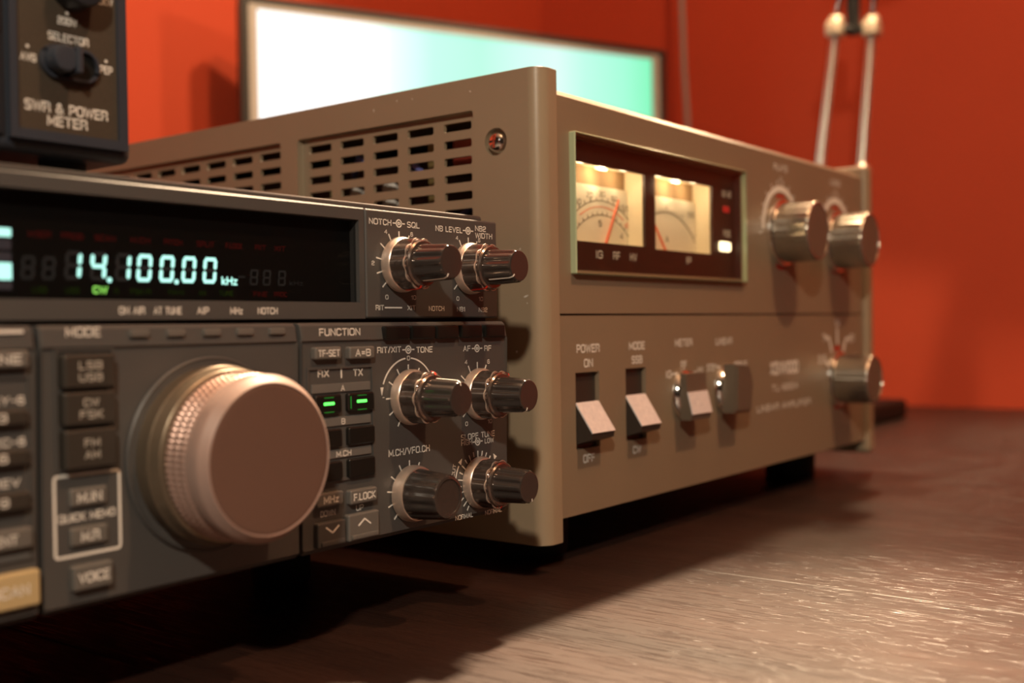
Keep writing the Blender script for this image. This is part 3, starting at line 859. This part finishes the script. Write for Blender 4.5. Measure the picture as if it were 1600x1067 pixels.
# left side frame, rounded front post, vented thin wall behind
b = NB()
RF = 0.0065
prism(b, [(-0.012 + RF * (1 - math.sin(R(t))), -0.003 + RF * (1 - math.cos(R(t)))) for t in range(90, -1, -10)]
      + [(-0.0005, -0.003), (0.0003, -0.0027), (0.0005, -0.002), (0.0005, 0.014), (-0.0068, 0.014), (-0.0068, 0.405), (-0.012, 0.405)], 'z', -0.009, 0.1853)


def sel(bm, f):
    return [e for e in bm.edges if f(e.verts[0].co, e.verts[1].co)]


es = sel(b, lambda p, q: abs(p.z - q.z) < 1e-6 and abs(p.z - .088) > .09 and not (min(p.x, q.x) > -0.009 and max(p.y, q.y) > 0.0139 and min(p.x, q.x) > -0.0075))
bmesh.ops.bevel(b, geom=list(set(es)), offset=0.0030, segments=5, profile=0.5, affect='EDGES', clamp_overlap=True)
rec = NB()
box(rec, -0.02, -0.0085, 0.0318, 0.1410, 0.010, 0.1716, 0.0012, 2)
box(rec, -0.02, -0.0085, 0.1530, 0.3900, 0.010, 0.1716, 0.0012, 2)
lathe(rec, [(0.0058, 0.0096), (0.0058, 0.02)], (0, 0.0199, 0.1570), 40, '-x')
slots = NB()
cols = [0.0352 + 0.0214 * k for k in range(5)] + [0.1566 + 0.0213 * k for k in range(11)]
for y0 in cols:
    for j in range(20):
        zt = 0.1683 - 0.00742 * j
        box(slots, -0.03, 0.0, y0 + 0.0003, y0 + 0.0158, zt - 0.0036, zt, 0.0006, 1)
boolean(b, [rec, slots])
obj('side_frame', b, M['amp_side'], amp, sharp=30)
# screw
b = NB(); lathe(b, [(0.0046, 0.0088), (0.0046, 0.0100), (0.0040, 0.0118), (0.0028, 0.0130), (0.0012, 0.0134)], (0, 0.0199, 0.1570), 32, '-x')
cut = NB(); box(cut, -0.016, -0.0120, 0.0199 - 0.0005, 0.0199 + 0.0005, 0.1570 - 0.0026, 0.1570 + 0.0026)
box(cut, -0.016, -0.0120, 0.0199 - 0.0026, 0.0199 - 0.00052, 0.1570 - 0.0005, 0.1570 + 0.0005); box(cut, -0.016, -0.0120, 0.0199 + 0.00052, 0.0199 + 0.0026, 0.1570 - 0.0005, 0.1570 + 0.0005)
boolean(b, [cut])
obj('screw', b, M['chrome'], amp, 'chrome cross-head screw')
# right side frame
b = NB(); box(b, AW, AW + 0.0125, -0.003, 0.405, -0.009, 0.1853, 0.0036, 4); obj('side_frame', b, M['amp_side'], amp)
# cabinet shell
b = NB()
box(b, 0.0005, AW, 0.004, 0.404, AH - 0.0022, AH); box(b, 0.0005, AW, 0.004, 0.404, 0.0, 0.002); box(b, 0.0005, AW, 0.402, 0.404, 0.002, AH - 0.0022)
obj('cabinet', b, M['amp'], amp)
# front panels
WX0, WX1, WZ0, WZ1 = 0.0150, 0.1765, 0.1040, 0.1610
b = NB(); plate_holes(b, 0.0006, AW - .0002, 0.0855, AH - 0.0024, 0.0, 0.004, [(WX0, WX1, WZ0, WZ1)])
prism(b, [(0.0, AH - 0.0024), (0.0024, AH), (0.004, AH), (0.004, AH - 0.0024)], 'x', 0.0006, AW - .0002)
obj('upper_panel', b, M['amp'], amp)
b = NB(); box(b, WX1 - 0.0007, WX1 + 0.0003, 0.0002, 0.004, WZ0, WZ1); box(b, WX0, WX1, 0.0002, 0.004, WZ1 - 0.0007, WZ1 + 0.0003)
obj('window_liner', b, M['brown_black'], amp)
SW = [(0.0150, 0.0335, 0.0276, 0.0603), (0.0555, 0.0735, 0.0276, 0.0605)]
b = NB(); plate_holes(b, 0.0006, AW - .0002, 0.0, 0.0846, 0.0, 0.004, SW)
obj('lower_panel', b, M['amp'], amp)
b = NB(); box(b, 0.001, AW - .001, 0.0028, 0.0042, 0.0835, 0.0866); obj('panel_gap', b, M['brown_black'], amp)
# window: black mask, two meters, acrylic cover
MH = [(0.0233, 0.0818, 0.1171, 0.1512), (0.0912, 0.1507, 0.1165, 0.1519)]
MY = 0.004
b = NB(); plate_holes(b, 0.010, 0.182, 0.098, 0.166, MY, 0.0055, MH + [(0.1655, 0.1675, 0.1402, 0.1422)])
mask = obj('meter_mask', b, M['brown_black'], amp)
b = NB()
for s, x, z, w in (('IG', 0.0412, 0.1118, 0.0055), ('RF', 0.0556, 0.1118, 0.0060), ('HV', 0.0704, 0.1118, 0.0062), ('IP', 0.1242, 0.1122, 0.0050), ('ON AIR', 0.1672, 0.1494, 0.0105), ('FUSE', 0.1672, 0.1283, 0.0085)):
    text(b, s, x, z, 0.0036, MY, w, bold=0.035)
obj('lettering', b, M['print'], mask)
b = NB(); box(b, 0.1628, 0.1702, MY - 0.0006, MY + 0.002, 0.1394, 0.1430, 0.0008); obj('indicator_lamp', b, M['red_led'], mask, 'dim red lamp')
b = NB(); box(b, 0.1580, 0.1705, MY - 0.0012, MY + 0.002, 0.1186, 0.1238, 0.0012); obj('indicator_lamp', b, M['lamp_lit'], mask, 'bright white lamp')
SY = 0.0145
for i, (x0, x1, z0, z1) in enumerate(MH):
    X0, X1 = x0 - 0.001, x1 + 0.0015
    b = NB()
    z0b, z1b = z0 - 0.004, z1 + 0.002
    box(b, X0 - 0.001, X0, 0.0055, 0.022, z0b, z1b); box(b, X1, X1 + 0.001, 0.0055, 0.022, z0b, z1b)
    box(b, X0, X1, 0.0055, 0.022, z0b - 0.001, z0b); box(b, X0, X1, 0.0055, 0.022, z1b, z1b + 0.001)
    box(b, X0 - 0.001, X1 + 0.001, 0.0205, 0.022, z0b, z1b)
    meter = obj('panel_meter', b, M['ivory'], amp, ['lit left meter with red needle swung right', 'lit right meter with needle at rest'][i])
    b = NB(); box(b, X0 + 0.0005, X1 - 0.0005, SY, SY + 0.001, z0b + .0005, 0.1445); obj('scale_card', b, M['cream'], meter)
    b = NB(); box(b, X0 + 0.0005, X1 - 0.0005, SY + 0.0015, SY + 0.0025, 0.1440, z1b); obj('diffuser', b, M['amber'], meter)
    b = NB(); cxm = (x0 + x1) / 2 + (0.008 if i == 0 else 0.0); czm = 0.098
    if i == 0:
        arc(b, SY, cxm, czm, 0.0400, 0.0004, 42, 138); arc(b, SY, cxm, czm, 0.0335, 0.0003, 45, 135)
        for k, s in enumerate(('100', '50', '20', '30', '60', '0.5', '1')):
            a = R(132 - 14 * k); text(b, s, cxm + 0.0432 * math.cos(a), czm + 0.0432 * math.sin(a), 0.0026, SY, bold=0.02)
        for k in range(13):
            a = 132 - 7 * k; ticks(b, SY, cxm, czm, [a], 0.0335, 0.0350, 0.0004); ticks(b, SY, cxm, czm, [a], 0.0400, 0.0418, 0.0004)
        text(b, '5', cxm - .002, 0.1275, 0.0030, SY); text(b, '4', cxm + 0.0165, 0.1225, 0.0030, SY)
    else:
        arc(b, SY, cxm, czm, 0.0390, 0.0005, 40, 140)
        for k in range(21):
            ticks(b, SY, cxm, czm, [136 - 4.6 * k], 0.0390, 0.0425 if k % 5 == 0 else 0.0408, 0.0004)
        text(b, 'A', cxm, 0.1235, 0.0035, SY); text(b, '0.5', cxm + 0.026, 0.1375, 0.0026, SY)
    obj('scale_printing', b, M['ink_dark'], meter)
    b = NB()
    if i == 0:
        arc(b, SY, cxm, czm, 0.0372, 0.0004, 60, 120); text(b, 'dB', cxm + 0.022, 0.128, 0.0026, SY)
        obj('scale_printing', b, M['needle'], meter, 'red scale')
        b = NB(); A0, A1 = (0.0570, 0.112), (0.0722, 0.1392)
    else:
        b.free(); b = NB(); A0, A1 = (0.1210, 0.112), (0.1010, 0.1350)
    d = Vector((A1[0] - A0[0], A1[1] - A0[1])).normalized(); nrm = Vector((-d.y, d.x))
    w0, w1 = 0.0008, 0.0005
    prism(b, [(A0[0] + nrm.x * w0, A0[1] + nrm.y * w0), (A0[0] - nrm.x * w0, A0[1] - nrm.y * w0), (A1[0] - nrm.x * w1, A1[1] - nrm.y * w1), (A1[0] + nrm.x * w1, A1[1] + nrm.y * w1)], 'y', SY - 0.0022, SY - 0.0016)
    obj('needle', b, M['needle'], meter)
    xb = (x0 + x1) / 2
    b = NB(); tube(b, [(xb - 0.004, 0.0095, z1 + 0.0008), (xb + 0.004, 0.0095, z1 + 0.0008)], 0.0012, 8); obj('meter_bulb', b, M['bulb_small'], meter, 'lit grain bulb')
    lamp('meter_light', 'POINT', (xb, 0.0092, z1 - 0.0018), 0.011, (1.0, 0.73, 0.45), 0.0015)
    lamp('meter_light', 'POINT', (xb + 0.018, 0.0092, z1 - 0.0018), 0.006, (1.0, 0.73, 0.45), 0.0015)
    lamp('meter_light', 'POINT', (xb - 0.018, 0.0092, z1 - 0.0018), 0.006, (1.0, 0.73, 0.45), 0.0015)
# acrylic cover: clear faces, greenish polished edges
b = NB(); box(b, 0.0128, 0.1775, -0.0030, 0.0032, 0.1022, 0.1622, 0.0004, 1)
b.faces.ensure_lookup_table()
b.normal_update()
for f in b.faces:
    f.material_index = 0 if abs(f.normal.y) > 0.9 else 1
cv = obj('window_cover', b, [M['clear'], M['acrylic_edge']], amp, 'clear acrylic meter cover with greenish edges')

# printed lettering
b = NB(); Y0 = 0.0
for s, x, z, w in (('POWER', 0.0250, 0.0705, 0.0180), ('ON', 0.0250, 0.0642, 0.0070), ('OFF', 0.0244, 0.0232, 0.0090), ('MODE', 0.0657, 0.0707, 0.0142), ('SSB', 0.0656, 0.0643, 0.0095), ('CW', 0.0645, 0.0230, 0.0072),
                   ('METER', 0.1103, 0.0712, 0.0178), ('LINEAR', 0.1541, 0.0710, 0.0190), ('IG', 0.0950, 0.0562, 0.0055), ('RF', 0.1100, 0.0603, 0.0060), ('HV', 0.1275, 0.0568, 0.0062), ('STBY', 0.1397, 0.0578, 0.0105), ('OPERATE', 0.1735, 0.0580, 0.0160),
                   ('TL-922A', 0.2316, 0.0430, 0.0370), ('LINEAR AMPLIFIER', 0.2312, 0.0324, 0.0755),
                   ('PLATE', 0.2290, 0.1694, 0.0190), ('LOAD', 0.3133, 0.1688, 0.0165)):
    text(b, s, x, z, 0.0037, Y0, w, bold=0.06)
text(b, 'KENWOOD', 0.2314, 0.0542, 0.0076, Y0, 0.0395, bold=0.09)
for x0, z0, x1, z1, x2, z2 in ((0.0985, 0.0562, 0.1035, 0.0562, 0.1065, 0.0520), (0.1100, 0.0580, 0.1100, 0.0540, 0.1100, 0.0520), (0.1235, 0.0562, 0.1180, 0.0562, 0.1140, 0.0520),
                               (0.1455, 0.0578, 0.1485, 0.0578, 0.1515, 0.0535), (0.1650, 0.0580, 0.1605, 0.0578, 0.1575, 0.0535)):
    bl = NB(); polyline(bl, [(x0, z0), (x1, z1), (x2, z2)], 0.0010, Y0); obj('leader_line', bl, M['print'], amp)
for cx, cz in ((0.2288, 0.1330), (0.3132, 0.1330)):
    b3 = NB(); arc(b3, Y0, cx, cz, 0.0245, 0.0034, 22, 180); obj('dial_arc', b3, M['print'], amp)
    text(b, '0', cx, cz + 0.0298, 0.0030, Y0)
    ticks(b, Y0, cx, cz, range(15, 186, 17), 0.0270, 0.0292, 0.0008)
for s, x, z in (('14', 0.3141, 0.0794), ('7', 0.2915, 0.0702), ('21', 0.3395, 0.0694), ('3.5', 0.2880, 0.0572), ('28', 0.3440, 0.0560)):
    text(b, s, x, z, 0.0052, Y0, bold=0.08)
stroke(b, Y0, 0.3140, 0.0762, 0.3140, 0.0660, 0.0022); stroke(b, Y0, 0.2945, 0.0702, 0.3000, 0.0702, 0.0022); stroke(b, Y0, 0.3000, 0.0702, 0.3045, 0.0610, 0.0022)
stroke(b, Y0, 0.3355, 0.0694, 0.3290, 0.0690, 0.0022); stroke(b, Y0, 0.3290, 0.0690, 0.3240, 0.0610, 0.0022); stroke(b, Y0, 0.2925, 0.0565, 0.2990, 0.0530, 0.0022)
obj('panel_lettering', b, M['print'], amp)
for cx, cz, r0, w0, r1, w1 in ((0.2288, 0.1330, 0.0202, 0.0018, 0.0214, 0.0022), (0.3132, 0.1330, 0.0202, 0.0018, 0.0214, 0.0022), (0.3140, 0.0450, 0.0186, 0.0026, 0.0194, 0.0022)):
    b = NB(); arc(b, Y0, cx, cz, r0, w0, 74, 108, 10); obj('red_band_mark', b, M['red_mark'], amp)
    b = NB(); arc(b, Y0, cx, cz, r1, w1, 250, 286, 10); obj('red_band_mark', b, M['red_mark'], amp)

# rocker levers
for (x0, x1, z0, z1), tilt in zip(SW, (0, 1)):
    b = NB(); box(b, x0 - 0.001, x1 + 0.001, 0.0022, 0.0095, z0 - .001, z1 + .001)
    box(b, x0 - 0.001, x0, 0.003, 0.0095, z0 - .001, z1 + .001); box(b, x1, x1 + 0.001, 0.003, 0.0095, z0 - .001, z1 + .001)
    box(b, x0, x1, 0.003, 0.0095, z0 - .001, z0); box(b, x0, x1, 0.003, 0.0095, z1, z1 + .001)
    sw = obj('rocker_switch', b, M['switch_plastic'], amp)
    zt = 0.0472 if tilt == 0 else 0.0480
    b = NB(); prism(b, [(0.0008, zt), (-0.0078, 0.0346), (-0.0074, 0.0322), (0.0030, 0.0290), (0.0085, 0.0300), (0.0085, zt - .002)], 'x', x0 + 0.0005, x1 - 0.0003)
    obj('lever', b, M['switch_plastic'], sw)
    d = Vector((-0.0086, 0.0346 - zt)).normalized(); nn_ = Vector((d.y, -d.x)) * 0.0006
    b = NB(); prism(b, [(0.0008, zt), (-0.0078, 0.0346), (-0.0078 + nn_.x, 0.0346 + nn_.y), (0.0008 + nn_.x, zt + nn_.y)], 'x', x0 + 0.0005, x1 - 0.0003)
    obj('lever_plate', b, M['brushed'], sw, 'bright brushed plate')

# METER and LINEAR selector knobs: chrome skirt with a bar handle
for cx, cz, rot, leaf in ((0.1100, 0.0455, 0, 1), (0.1545, 0.0460, 0, 0)):
    b = NB(); lathe(b, [(0.0124, 0), (0.0128, 0.0006), (0.0126, 0.0024), (0.0112, 0.0040), (0.0095, 0.0043)], (cx, 0, cz), 64)
    k = obj('selector_knob', b, M['chrome'], amp)
    b = NB()
    hw = 0.0090
    if leaf:
        hw = 0.0100
        prism(b, [(-0.0035, 0.0565), (-0.0068, 0.0560), (-0.0072, 0.0472), (-0.0098, 0.0366), (-0.0090, 0.0338), (-0.0035, 0.0338)], 'x', cx - hw, cx + hw)
        obj('bar_handle', b, M['cap_amp'], k)
        b = NB(); prism(b, [(-0.0072, 0.0472), (-0.0098, 0.0366), (-0.0104, 0.0368), (-0.0078, 0.0474)], 'x', cx - hw, cx + hw)
        obj('handle_plate', b, M['brushed'], k, 'bright brushed plate')
    else:
        prism(b, [(cx - 0.0100, cz - 0.0118), (cx + 0.0092, cz - 0.0122), (cx + 0.0118, cz + 0.0030), (cx + 0.0078, cz + 0.0118), (cx - 0.0080, cz + 0.0132)], 'y', -0.0035, -0.0112)
        bmesh.ops.bevel(b, geom=[e for e in b.edges if e.verts[0].co.y < -.01 and e.verts[1].co.y < -.01], offset=0.0012, segments=2, affect='EDGES')
        obj('bar_handle', b, M['cap_amp'], k)

# big knobs
for nm, cx, cz, r, dp in (('plate', 0.2288, 0.1318, 0.0172, 0.0225), ('load', 0.3132, 0.1312, 0.0175, 0.0225), ('band', 0.3140, 0.0438, 0.0155, 0.0240)):
    b = NB(); lathe(b, [(r + 0.0020, 0), (r + 0.0022, 0.0008), (r + 0.0018, 0.0024), (r, 0.0032)], (cx, 0, cz), 64)
    k = obj('tuning_knob', b, M['chrome'], amp)
    b = NB(); lathe(b, [(r, 0.0028), (r, 0.0060), (r - 0.0002, dp - 0.0012), (r - 0.0012, dp), (r - 0.0020, dp + 0.0001), (r - 0.0022, dp - 0.0005)], (cx, 0, cz), 160, flute=(32, 0.02, 1, 2))
    obj('knob_body', b, M['knob_amp'], k)
    b = NB(); lathe(b, [(r - 0.0022, dp - 0.0010), (r - 0.0022, dp - 0.0003), (r - 0.004, dp - 0.0001)], (cx, 0, cz), 64); obj('knob_cap', b, M['cap_amp'], k)

# things glimpsed through the vents
b = NB(); box(b, 0.060, 0.062, 0.030, 0.400, 0.004, 0.172); obj('inner_shield', b, M['brown_black'], amp)
for y, z, r in ((0.1015, 0.1465, 0.0036), (0.1018, 0.1385, 0.0036), (0.1245, 0.1465, 0.0026)):
    b = NB(); tube(b, [(0.010, y, z), (0.012, y + 0.001, z), (0.028, y + 0.006, z)], r, 14); obj('capacitor', b, M['white_part'], amp)
for pts in ([(0.004, 0.074, 0.150), (0.008, 0.083, 0.1555), (0.014, 0.092, 0.151), (0.030, 0.110, 0.150)], [(0.006, 0.112, 0.160), (0.010, 0.1215, 0.163), (0.020, 0.135, 0.157)], [(0.004, 0.046, 0.134), (0.008, 0.053, 0.1315), (0.014, 0.066, 0.128)]):
    b = NB(); tube(b, pts, 0.0016, 8); obj('wire', b, M['blue_wire'], amp)
b = NB(); box(b, 0.012, 0.016, 0.0725, 0.0785, 0.126, 0.1665); obj('coil_form', b, M['gold_part'], amp)
b = NB(); box(b, 0.010, 0.020, 0.044, 0.062, 0.149, 0.168, 0.001); obj('relay', b, M['red_part'], amp)
for y in (0.1305, 0.1335):
    b = NB(); tube(b, [(0.003, y, 0.120), (0.003, y, 0.164)], 0.0007, 6); obj('wire', b, M['gold_part'], amp)
# scuffs where the paint has chipped through
for y, z, w, h, a in ((0.0054, 0.0926, 0.0034, 0.0010, -20), (0.0048, 0.0898, 0.0006, 0.0006, 0), (0.0752, 0.1813, 0.0006, 0.0012, 10), (0.0660, 0.1809, 0.0006, 0.0009, 0), (0.0895, 0.1790, 0.0007, 0.0016, 0), (0.0330, 0.1796, 0.0012, 0.0006, 30), (0.0080, 0.1120, 0.0007, 0.0010, 40), (0.0105, 0.0700, 0.0010, 0.0012, 15)):
    pts = []
    for k in range(9):
        t = 2 * PI * k / 9; q = 0.6 + 0.4 * random.random()
        u, v = q * w / 2 * math.cos(t), q * h / 2 * math.sin(t)
        pts.append((y + u * math.cos(R(a)) - v * math.sin(R(a)), z + u * math.sin(R(a)) + v * math.cos(R(a))))
    b = NB(); prism(b, pts, 'x', -0.01206, -0.0118); obj('paint_chip', b, M['bare_metal'], amp)
# feet
for x, y in ((0.030, 0.035), (0.318, 0.035), (0.030, 0.365), (0.318, 0.365)):
    b = NB(); lathe(b, [(0.0155, DESK), (0.0160, DESK + 0.002), (0.0165, -0.001), (0.0165, 0.0005)], (x, y, 0), 32, 'z'); obj('foot', b, M['rubber'], amp)

# ================================================================ SWR and power meter on the transceiver
swr = thing('swr_power_meter', 'navy SWR and power meter with brown selector plate standing on the radio transceiver', 'meter', (-0.26, 0.07, 0.1235))
SYF = 0.020
b = NB(); box(b, -0.345, -0.1824, SYF + 0.001, 0.110, 0.1293, 0.2150, 0.0028, 4); obj('housing', b, M['navy'], swr)
b = NB(); plate_holes(b, -0.2203, -0.1852, 0.1326, 0.212, SYF - 0.0012, SYF + 0.002, [(-0.2181, -0.1880, 0.1353, 0.2095)])
bmesh.ops.bevel(b, geom=[e for e in b.edges if e.verts[0].co.y < SYF and e.verts[1].co.y < SYF and len(e.link_faces) == 2 and e.calc_face_angle(0) > 0.5], offset=0.0005, segments=2, affect='EDGES')
obj('control_bezel', b, M['navy'], swr)
b = NB(); box(b, -0.2181, -0.1880, SYF - 0.0002, SYF + 0.002, 0.1353, 0.2095); plate = obj('control_plate', b, M['plate_brown'], swr)
YP = SYF - 0.0002
b = NB()
for s, x, z, h, w in (('2KW', -0.1912, 0.1745, 0.0022, 0.0046), ('200W', -0.2031, 0.1664, 0.0022, 0.0058), ('SELECTOR', -0.2028, 0.1617, 0.0023, 0.0122), ('AVG', -0.2147, 0.1546, 0.0022, 0.0046), ('PEP', -0.1914, 0.1551, 0.0023, 0.0040),
                      ('SWR & POWER', -0.2036, 0.1420, 0.0029, 0.0248), ('METER', -0.2036, 0.1385, 0.0029, 0.0120)):
    text(b, s, x, z, h, YP, w, bold=0.035)
for x, z in ((-0.2031, 0.1687), (-0.2148, 0.1575), (-0.1914, 0.1576)):
    bd = NB(); lathe(bd, [(0.00045, 0), (0.00045, INK)], (x, YP, z), 12); obj('position_dot', bd, M['print'], plate)
obj('lettering', b, M['print'], plate)
# selector slide: stadium well with lever pushed to the left
SX, SZ = -0.2029, 0.1547


def stadium(w, h, n=14):
    out = []
    for s, a0 in ((1, -90), (-1, 90)):
        for k in range(n + 1):
            a = R(a0 + 180 * k / n); out.append((SX + s * (w / 2 - h / 2) + h / 2 * math.cos(a), SZ + h / 2 * math.sin(a)))
    return out


b = NB(); A = stadium(0.0176, 0.0092); B = stadium(0.0160, 0.0076); n = len(A)
for k in range(n):
    prism(b, [A[k], A[(k + 1) % n], B[(k + 1) % n], B[k]], 'y', YP - 0.0014, YP + 0.0002)
bmesh.ops.remove_doubles(b, verts=b.verts, dist=1e-6)
slide = obj('slide_switch', b, M['navy'], swr)
b = NB(); prism(b, B, 'y', YP - 0.0002, YP + 0.0003); obj('well', b, M['black'], slide)
b = NB(); lathe(b, [(0.0038, 0.0), (0.0038, 0.0050), (0.0033, 0.0058), (0.002, 0.0060)], (SX - 0.0040, YP, SZ + 0.0002), 40)
obj('lever', b, M['navy'], slide)
b = NB(); box(b, SX - 0.0012, SX + 0.0006, YP - 0.0066, YP, SZ - 0.0034, SZ + 0.0040, 0.0005); obj('lever_fin', b, M['navy'], slide)
b = NB(); lathe(b, [(0.0068, 0), (0.0068, 0.0060), (0.0062, 0.0070), (0.004, 0.0072)], (-0.2018, YP, 0.1765), 48); obj('range_knob', b, M['navy_dark'], swr)
b = NB(); box(b, -0.340, -0.2215, SYF - 0.0004, SYF + 0.0016, 0.1330, 0.2110, 0.0008); obj('meter_window', b, M['navy_dark'], swr)
b = NB()
for k in range(5):
    box(b, -0.2234 - 0.0018 * k, -0.2226 - 0.0018 * k, SYF - 0.0012, SYF, 0.160, 0.208, 0.0002)
obj('grille', b, M['navy_dark'], swr)
for x in (-0.330, -0.197):
    for y in (0.034, 0.096):
        b = NB(); lathe(b, [(0.006, 0.1235), (0.0065, 0.1290), (0.0065, 0.1297)], (x, y, 0), 24, 'z'); obj('foot', b, M['rubber'], swr)

# ================================================================ monitor in the corner
mon = thing('computer_monitor', 'wide computer monitor with glowing white and mint green screen behind the amplifier', 'monitor', (0.3489, 0.6259, DESK), math.atan2(-0.21331, 0.4849))
MT = 0.4410; MB_ = 0.100; MWd = 0.53
b = NB(); plate_holes(b, 0, MWd, MB_, MT, 0.0, 0.012, [(0.0085, MWd - 0.0085, MB_ + 0.0085, MT - 0.0060)])
box(b, 0.002, MWd - 0.002, 0.012, 0.026, MB_ + 0.002, MT - 0.002, 0.004, 2); box(b, 0.10, MWd - 0.10, 0.026, 0.044, MB_ + .05, MT - 0.06, 0.008, 2)
obj('bezel', b, M['bezel'], mon)
b = NB(); plate_holes(b, 0.0085, MWd - 0.0085, MB_ + 0.0085, MT - 0.0060, 0.0015, 0.012, [(0.0180, MWd - 0.0180, MB_ + 0.018, MT - 0.0118)]); obj('inner_bezel', b, M['bezel_silver'], mon)
b = NB(); box(b, 0.0180, MWd - 0.0180, 0.0055, 0.0110, MB_ + 0.018, MT - 0.0118); obj('screen', b, M['screen'], mon)
b = NB(); box(b, MWd / 2 - 0.03, MWd / 2 + 0.03, 0.030, 0.044, 0.010, MB_ + 0.10, 0.004); obj('stand_neck', b, M['bezel'], mon)
b = NB(); box(b, MWd / 2 - 0.11, MWd / 2 + 0.11, -0.05, 0.080, 0.0, 0.012, 0.005); obj('stand_base', b, M['bezel'], mon)

# ================================================================ desk lamp with chrome arms
lp = thing('desk_lamp', 'chrome rod desk lamp with black base standing right of the amplifier', 'lamp', (0.690, 0.165, DESK))
b = NB(); box(b, 0.600, 0.800, 0.110, 0.235, DESK, DESK + 0.020, 0.005, 3); obj('base', b, M['black'], lp)
Bp = [Vector((0.6720, 0.170, DESK + 0.018)), Vector((0.7020, 0.150, DESK + 0.018))]
T1 = Vector((0.7046, 0.1476, 0.3700)); T2 = Vector((0.7275, 0.1190, 0.3700))
low1 = T1 + (Vector((0.6934, 0.1593, 0.2451)) - T1) * 3.06; low2 = T2 + (Vector((0.7181, 0.1268, 0.2362)) - T2) * 2.86
for lo, hi in ((low1, T1), (low2, T2)):
    b = NB(); tube(b, [lo, hi], 0.0042, 16); obj('lower_arm', b, M['satin'], lp)
b = NB()
for q in (low1, low2):
    ball(b, q, 0.010)
box(b, min(low1.x, low2.x) - .01, max(low1.x, low2.x) + .01, min(low1.y, low2.y) - .01, max(low1.y, low2.y) + .01, DESK + 0.012, max(low1.z, low2.z) + 0.004, 0.003)
obj('pivot', b, M['black'], lp)
b = NB(); ball(b, Vector((0.7180, 0.1268, 0.2300)), 0.0085); obj('collar', b, M['satin'], lp)
elb = (T1 + T2) / 2
for q in (T1, T2):
    b = NB()
    box(b, q.x - 0.010, q.x + 0.010, q.y - 0.008, q.y + 0.008, q.z - 0.006, q.z + 0.010, 0.004, 3); ball(b, q + Vector((0.002, 0.0, 0.010)), 0.008)
    obj('elbow_block', b, M['dull_metal'], lp)
b = NB(); tube(b, [T1 + Vector((0, 0, .002)), T2 + Vector((0, 0, .002))], 0.0045, 12); box(b, elb.x - 0.005, elb.x + 0.005, elb.y - 0.006, elb.y + 0.006, elb.z - 0.004, elb.z + 0.05, 0.002)
obj('elbow_link', b, M['black'], lp)
HP = Vector((0.700, 0.095, 0.600))
for q, dv in ((T1, -1), (T2, 1)):
    b = NB(); tube(b, [q + Vector((0, 0, 0.01)), HP + Vector((0.008 * dv, -0.008 * dv, 0.0))], 0.0038, 12); obj('upper_arm', b, M['chrome'], lp)
ax = Vector((-0.80, -0.10, -0.60)).normalized()
rotm = ax.to_track_quat('Z', 'Y').to_matrix().to_4x4()
b = NB(); lathe(b, [(0.018, -0.062), (0.022, -0.060), (0.040, -0.030), (0.062, 0.012), (0.066, 0.020), (0.064, 0.020), (0.060, 0.012), (0.038, -0.029), (0.020, -0.057), (0.002, -0.058)], BULB, 48, 'z', mtx=rotm)
obj('lamp_shade', b, M['black'], lp)
b = NB(); tube(b, [BULB - ax * 0.058, HP], 0.008, 12); obj('head_joint', b, M['black'], lp)

# ================================================================ hanging cable in the corner
b = NB()
tube(b, [(0.948, 0.452, 0.62), (0.947, 0.450, 0.50), (0.946, 0.4475, 0.42), (0.946, 0.444, 0.36), (0.947, 0.442, 0.30), (0.950, 0.44, 0.10), (0.950, 0.43, DESK + 0.004)], 0.0035, 10)
cb = obj('cable', b, M['cable']); cb['label'] = 'thin grey cable hanging down the red wall right of the monitor'; cb['category'] = 'cable'
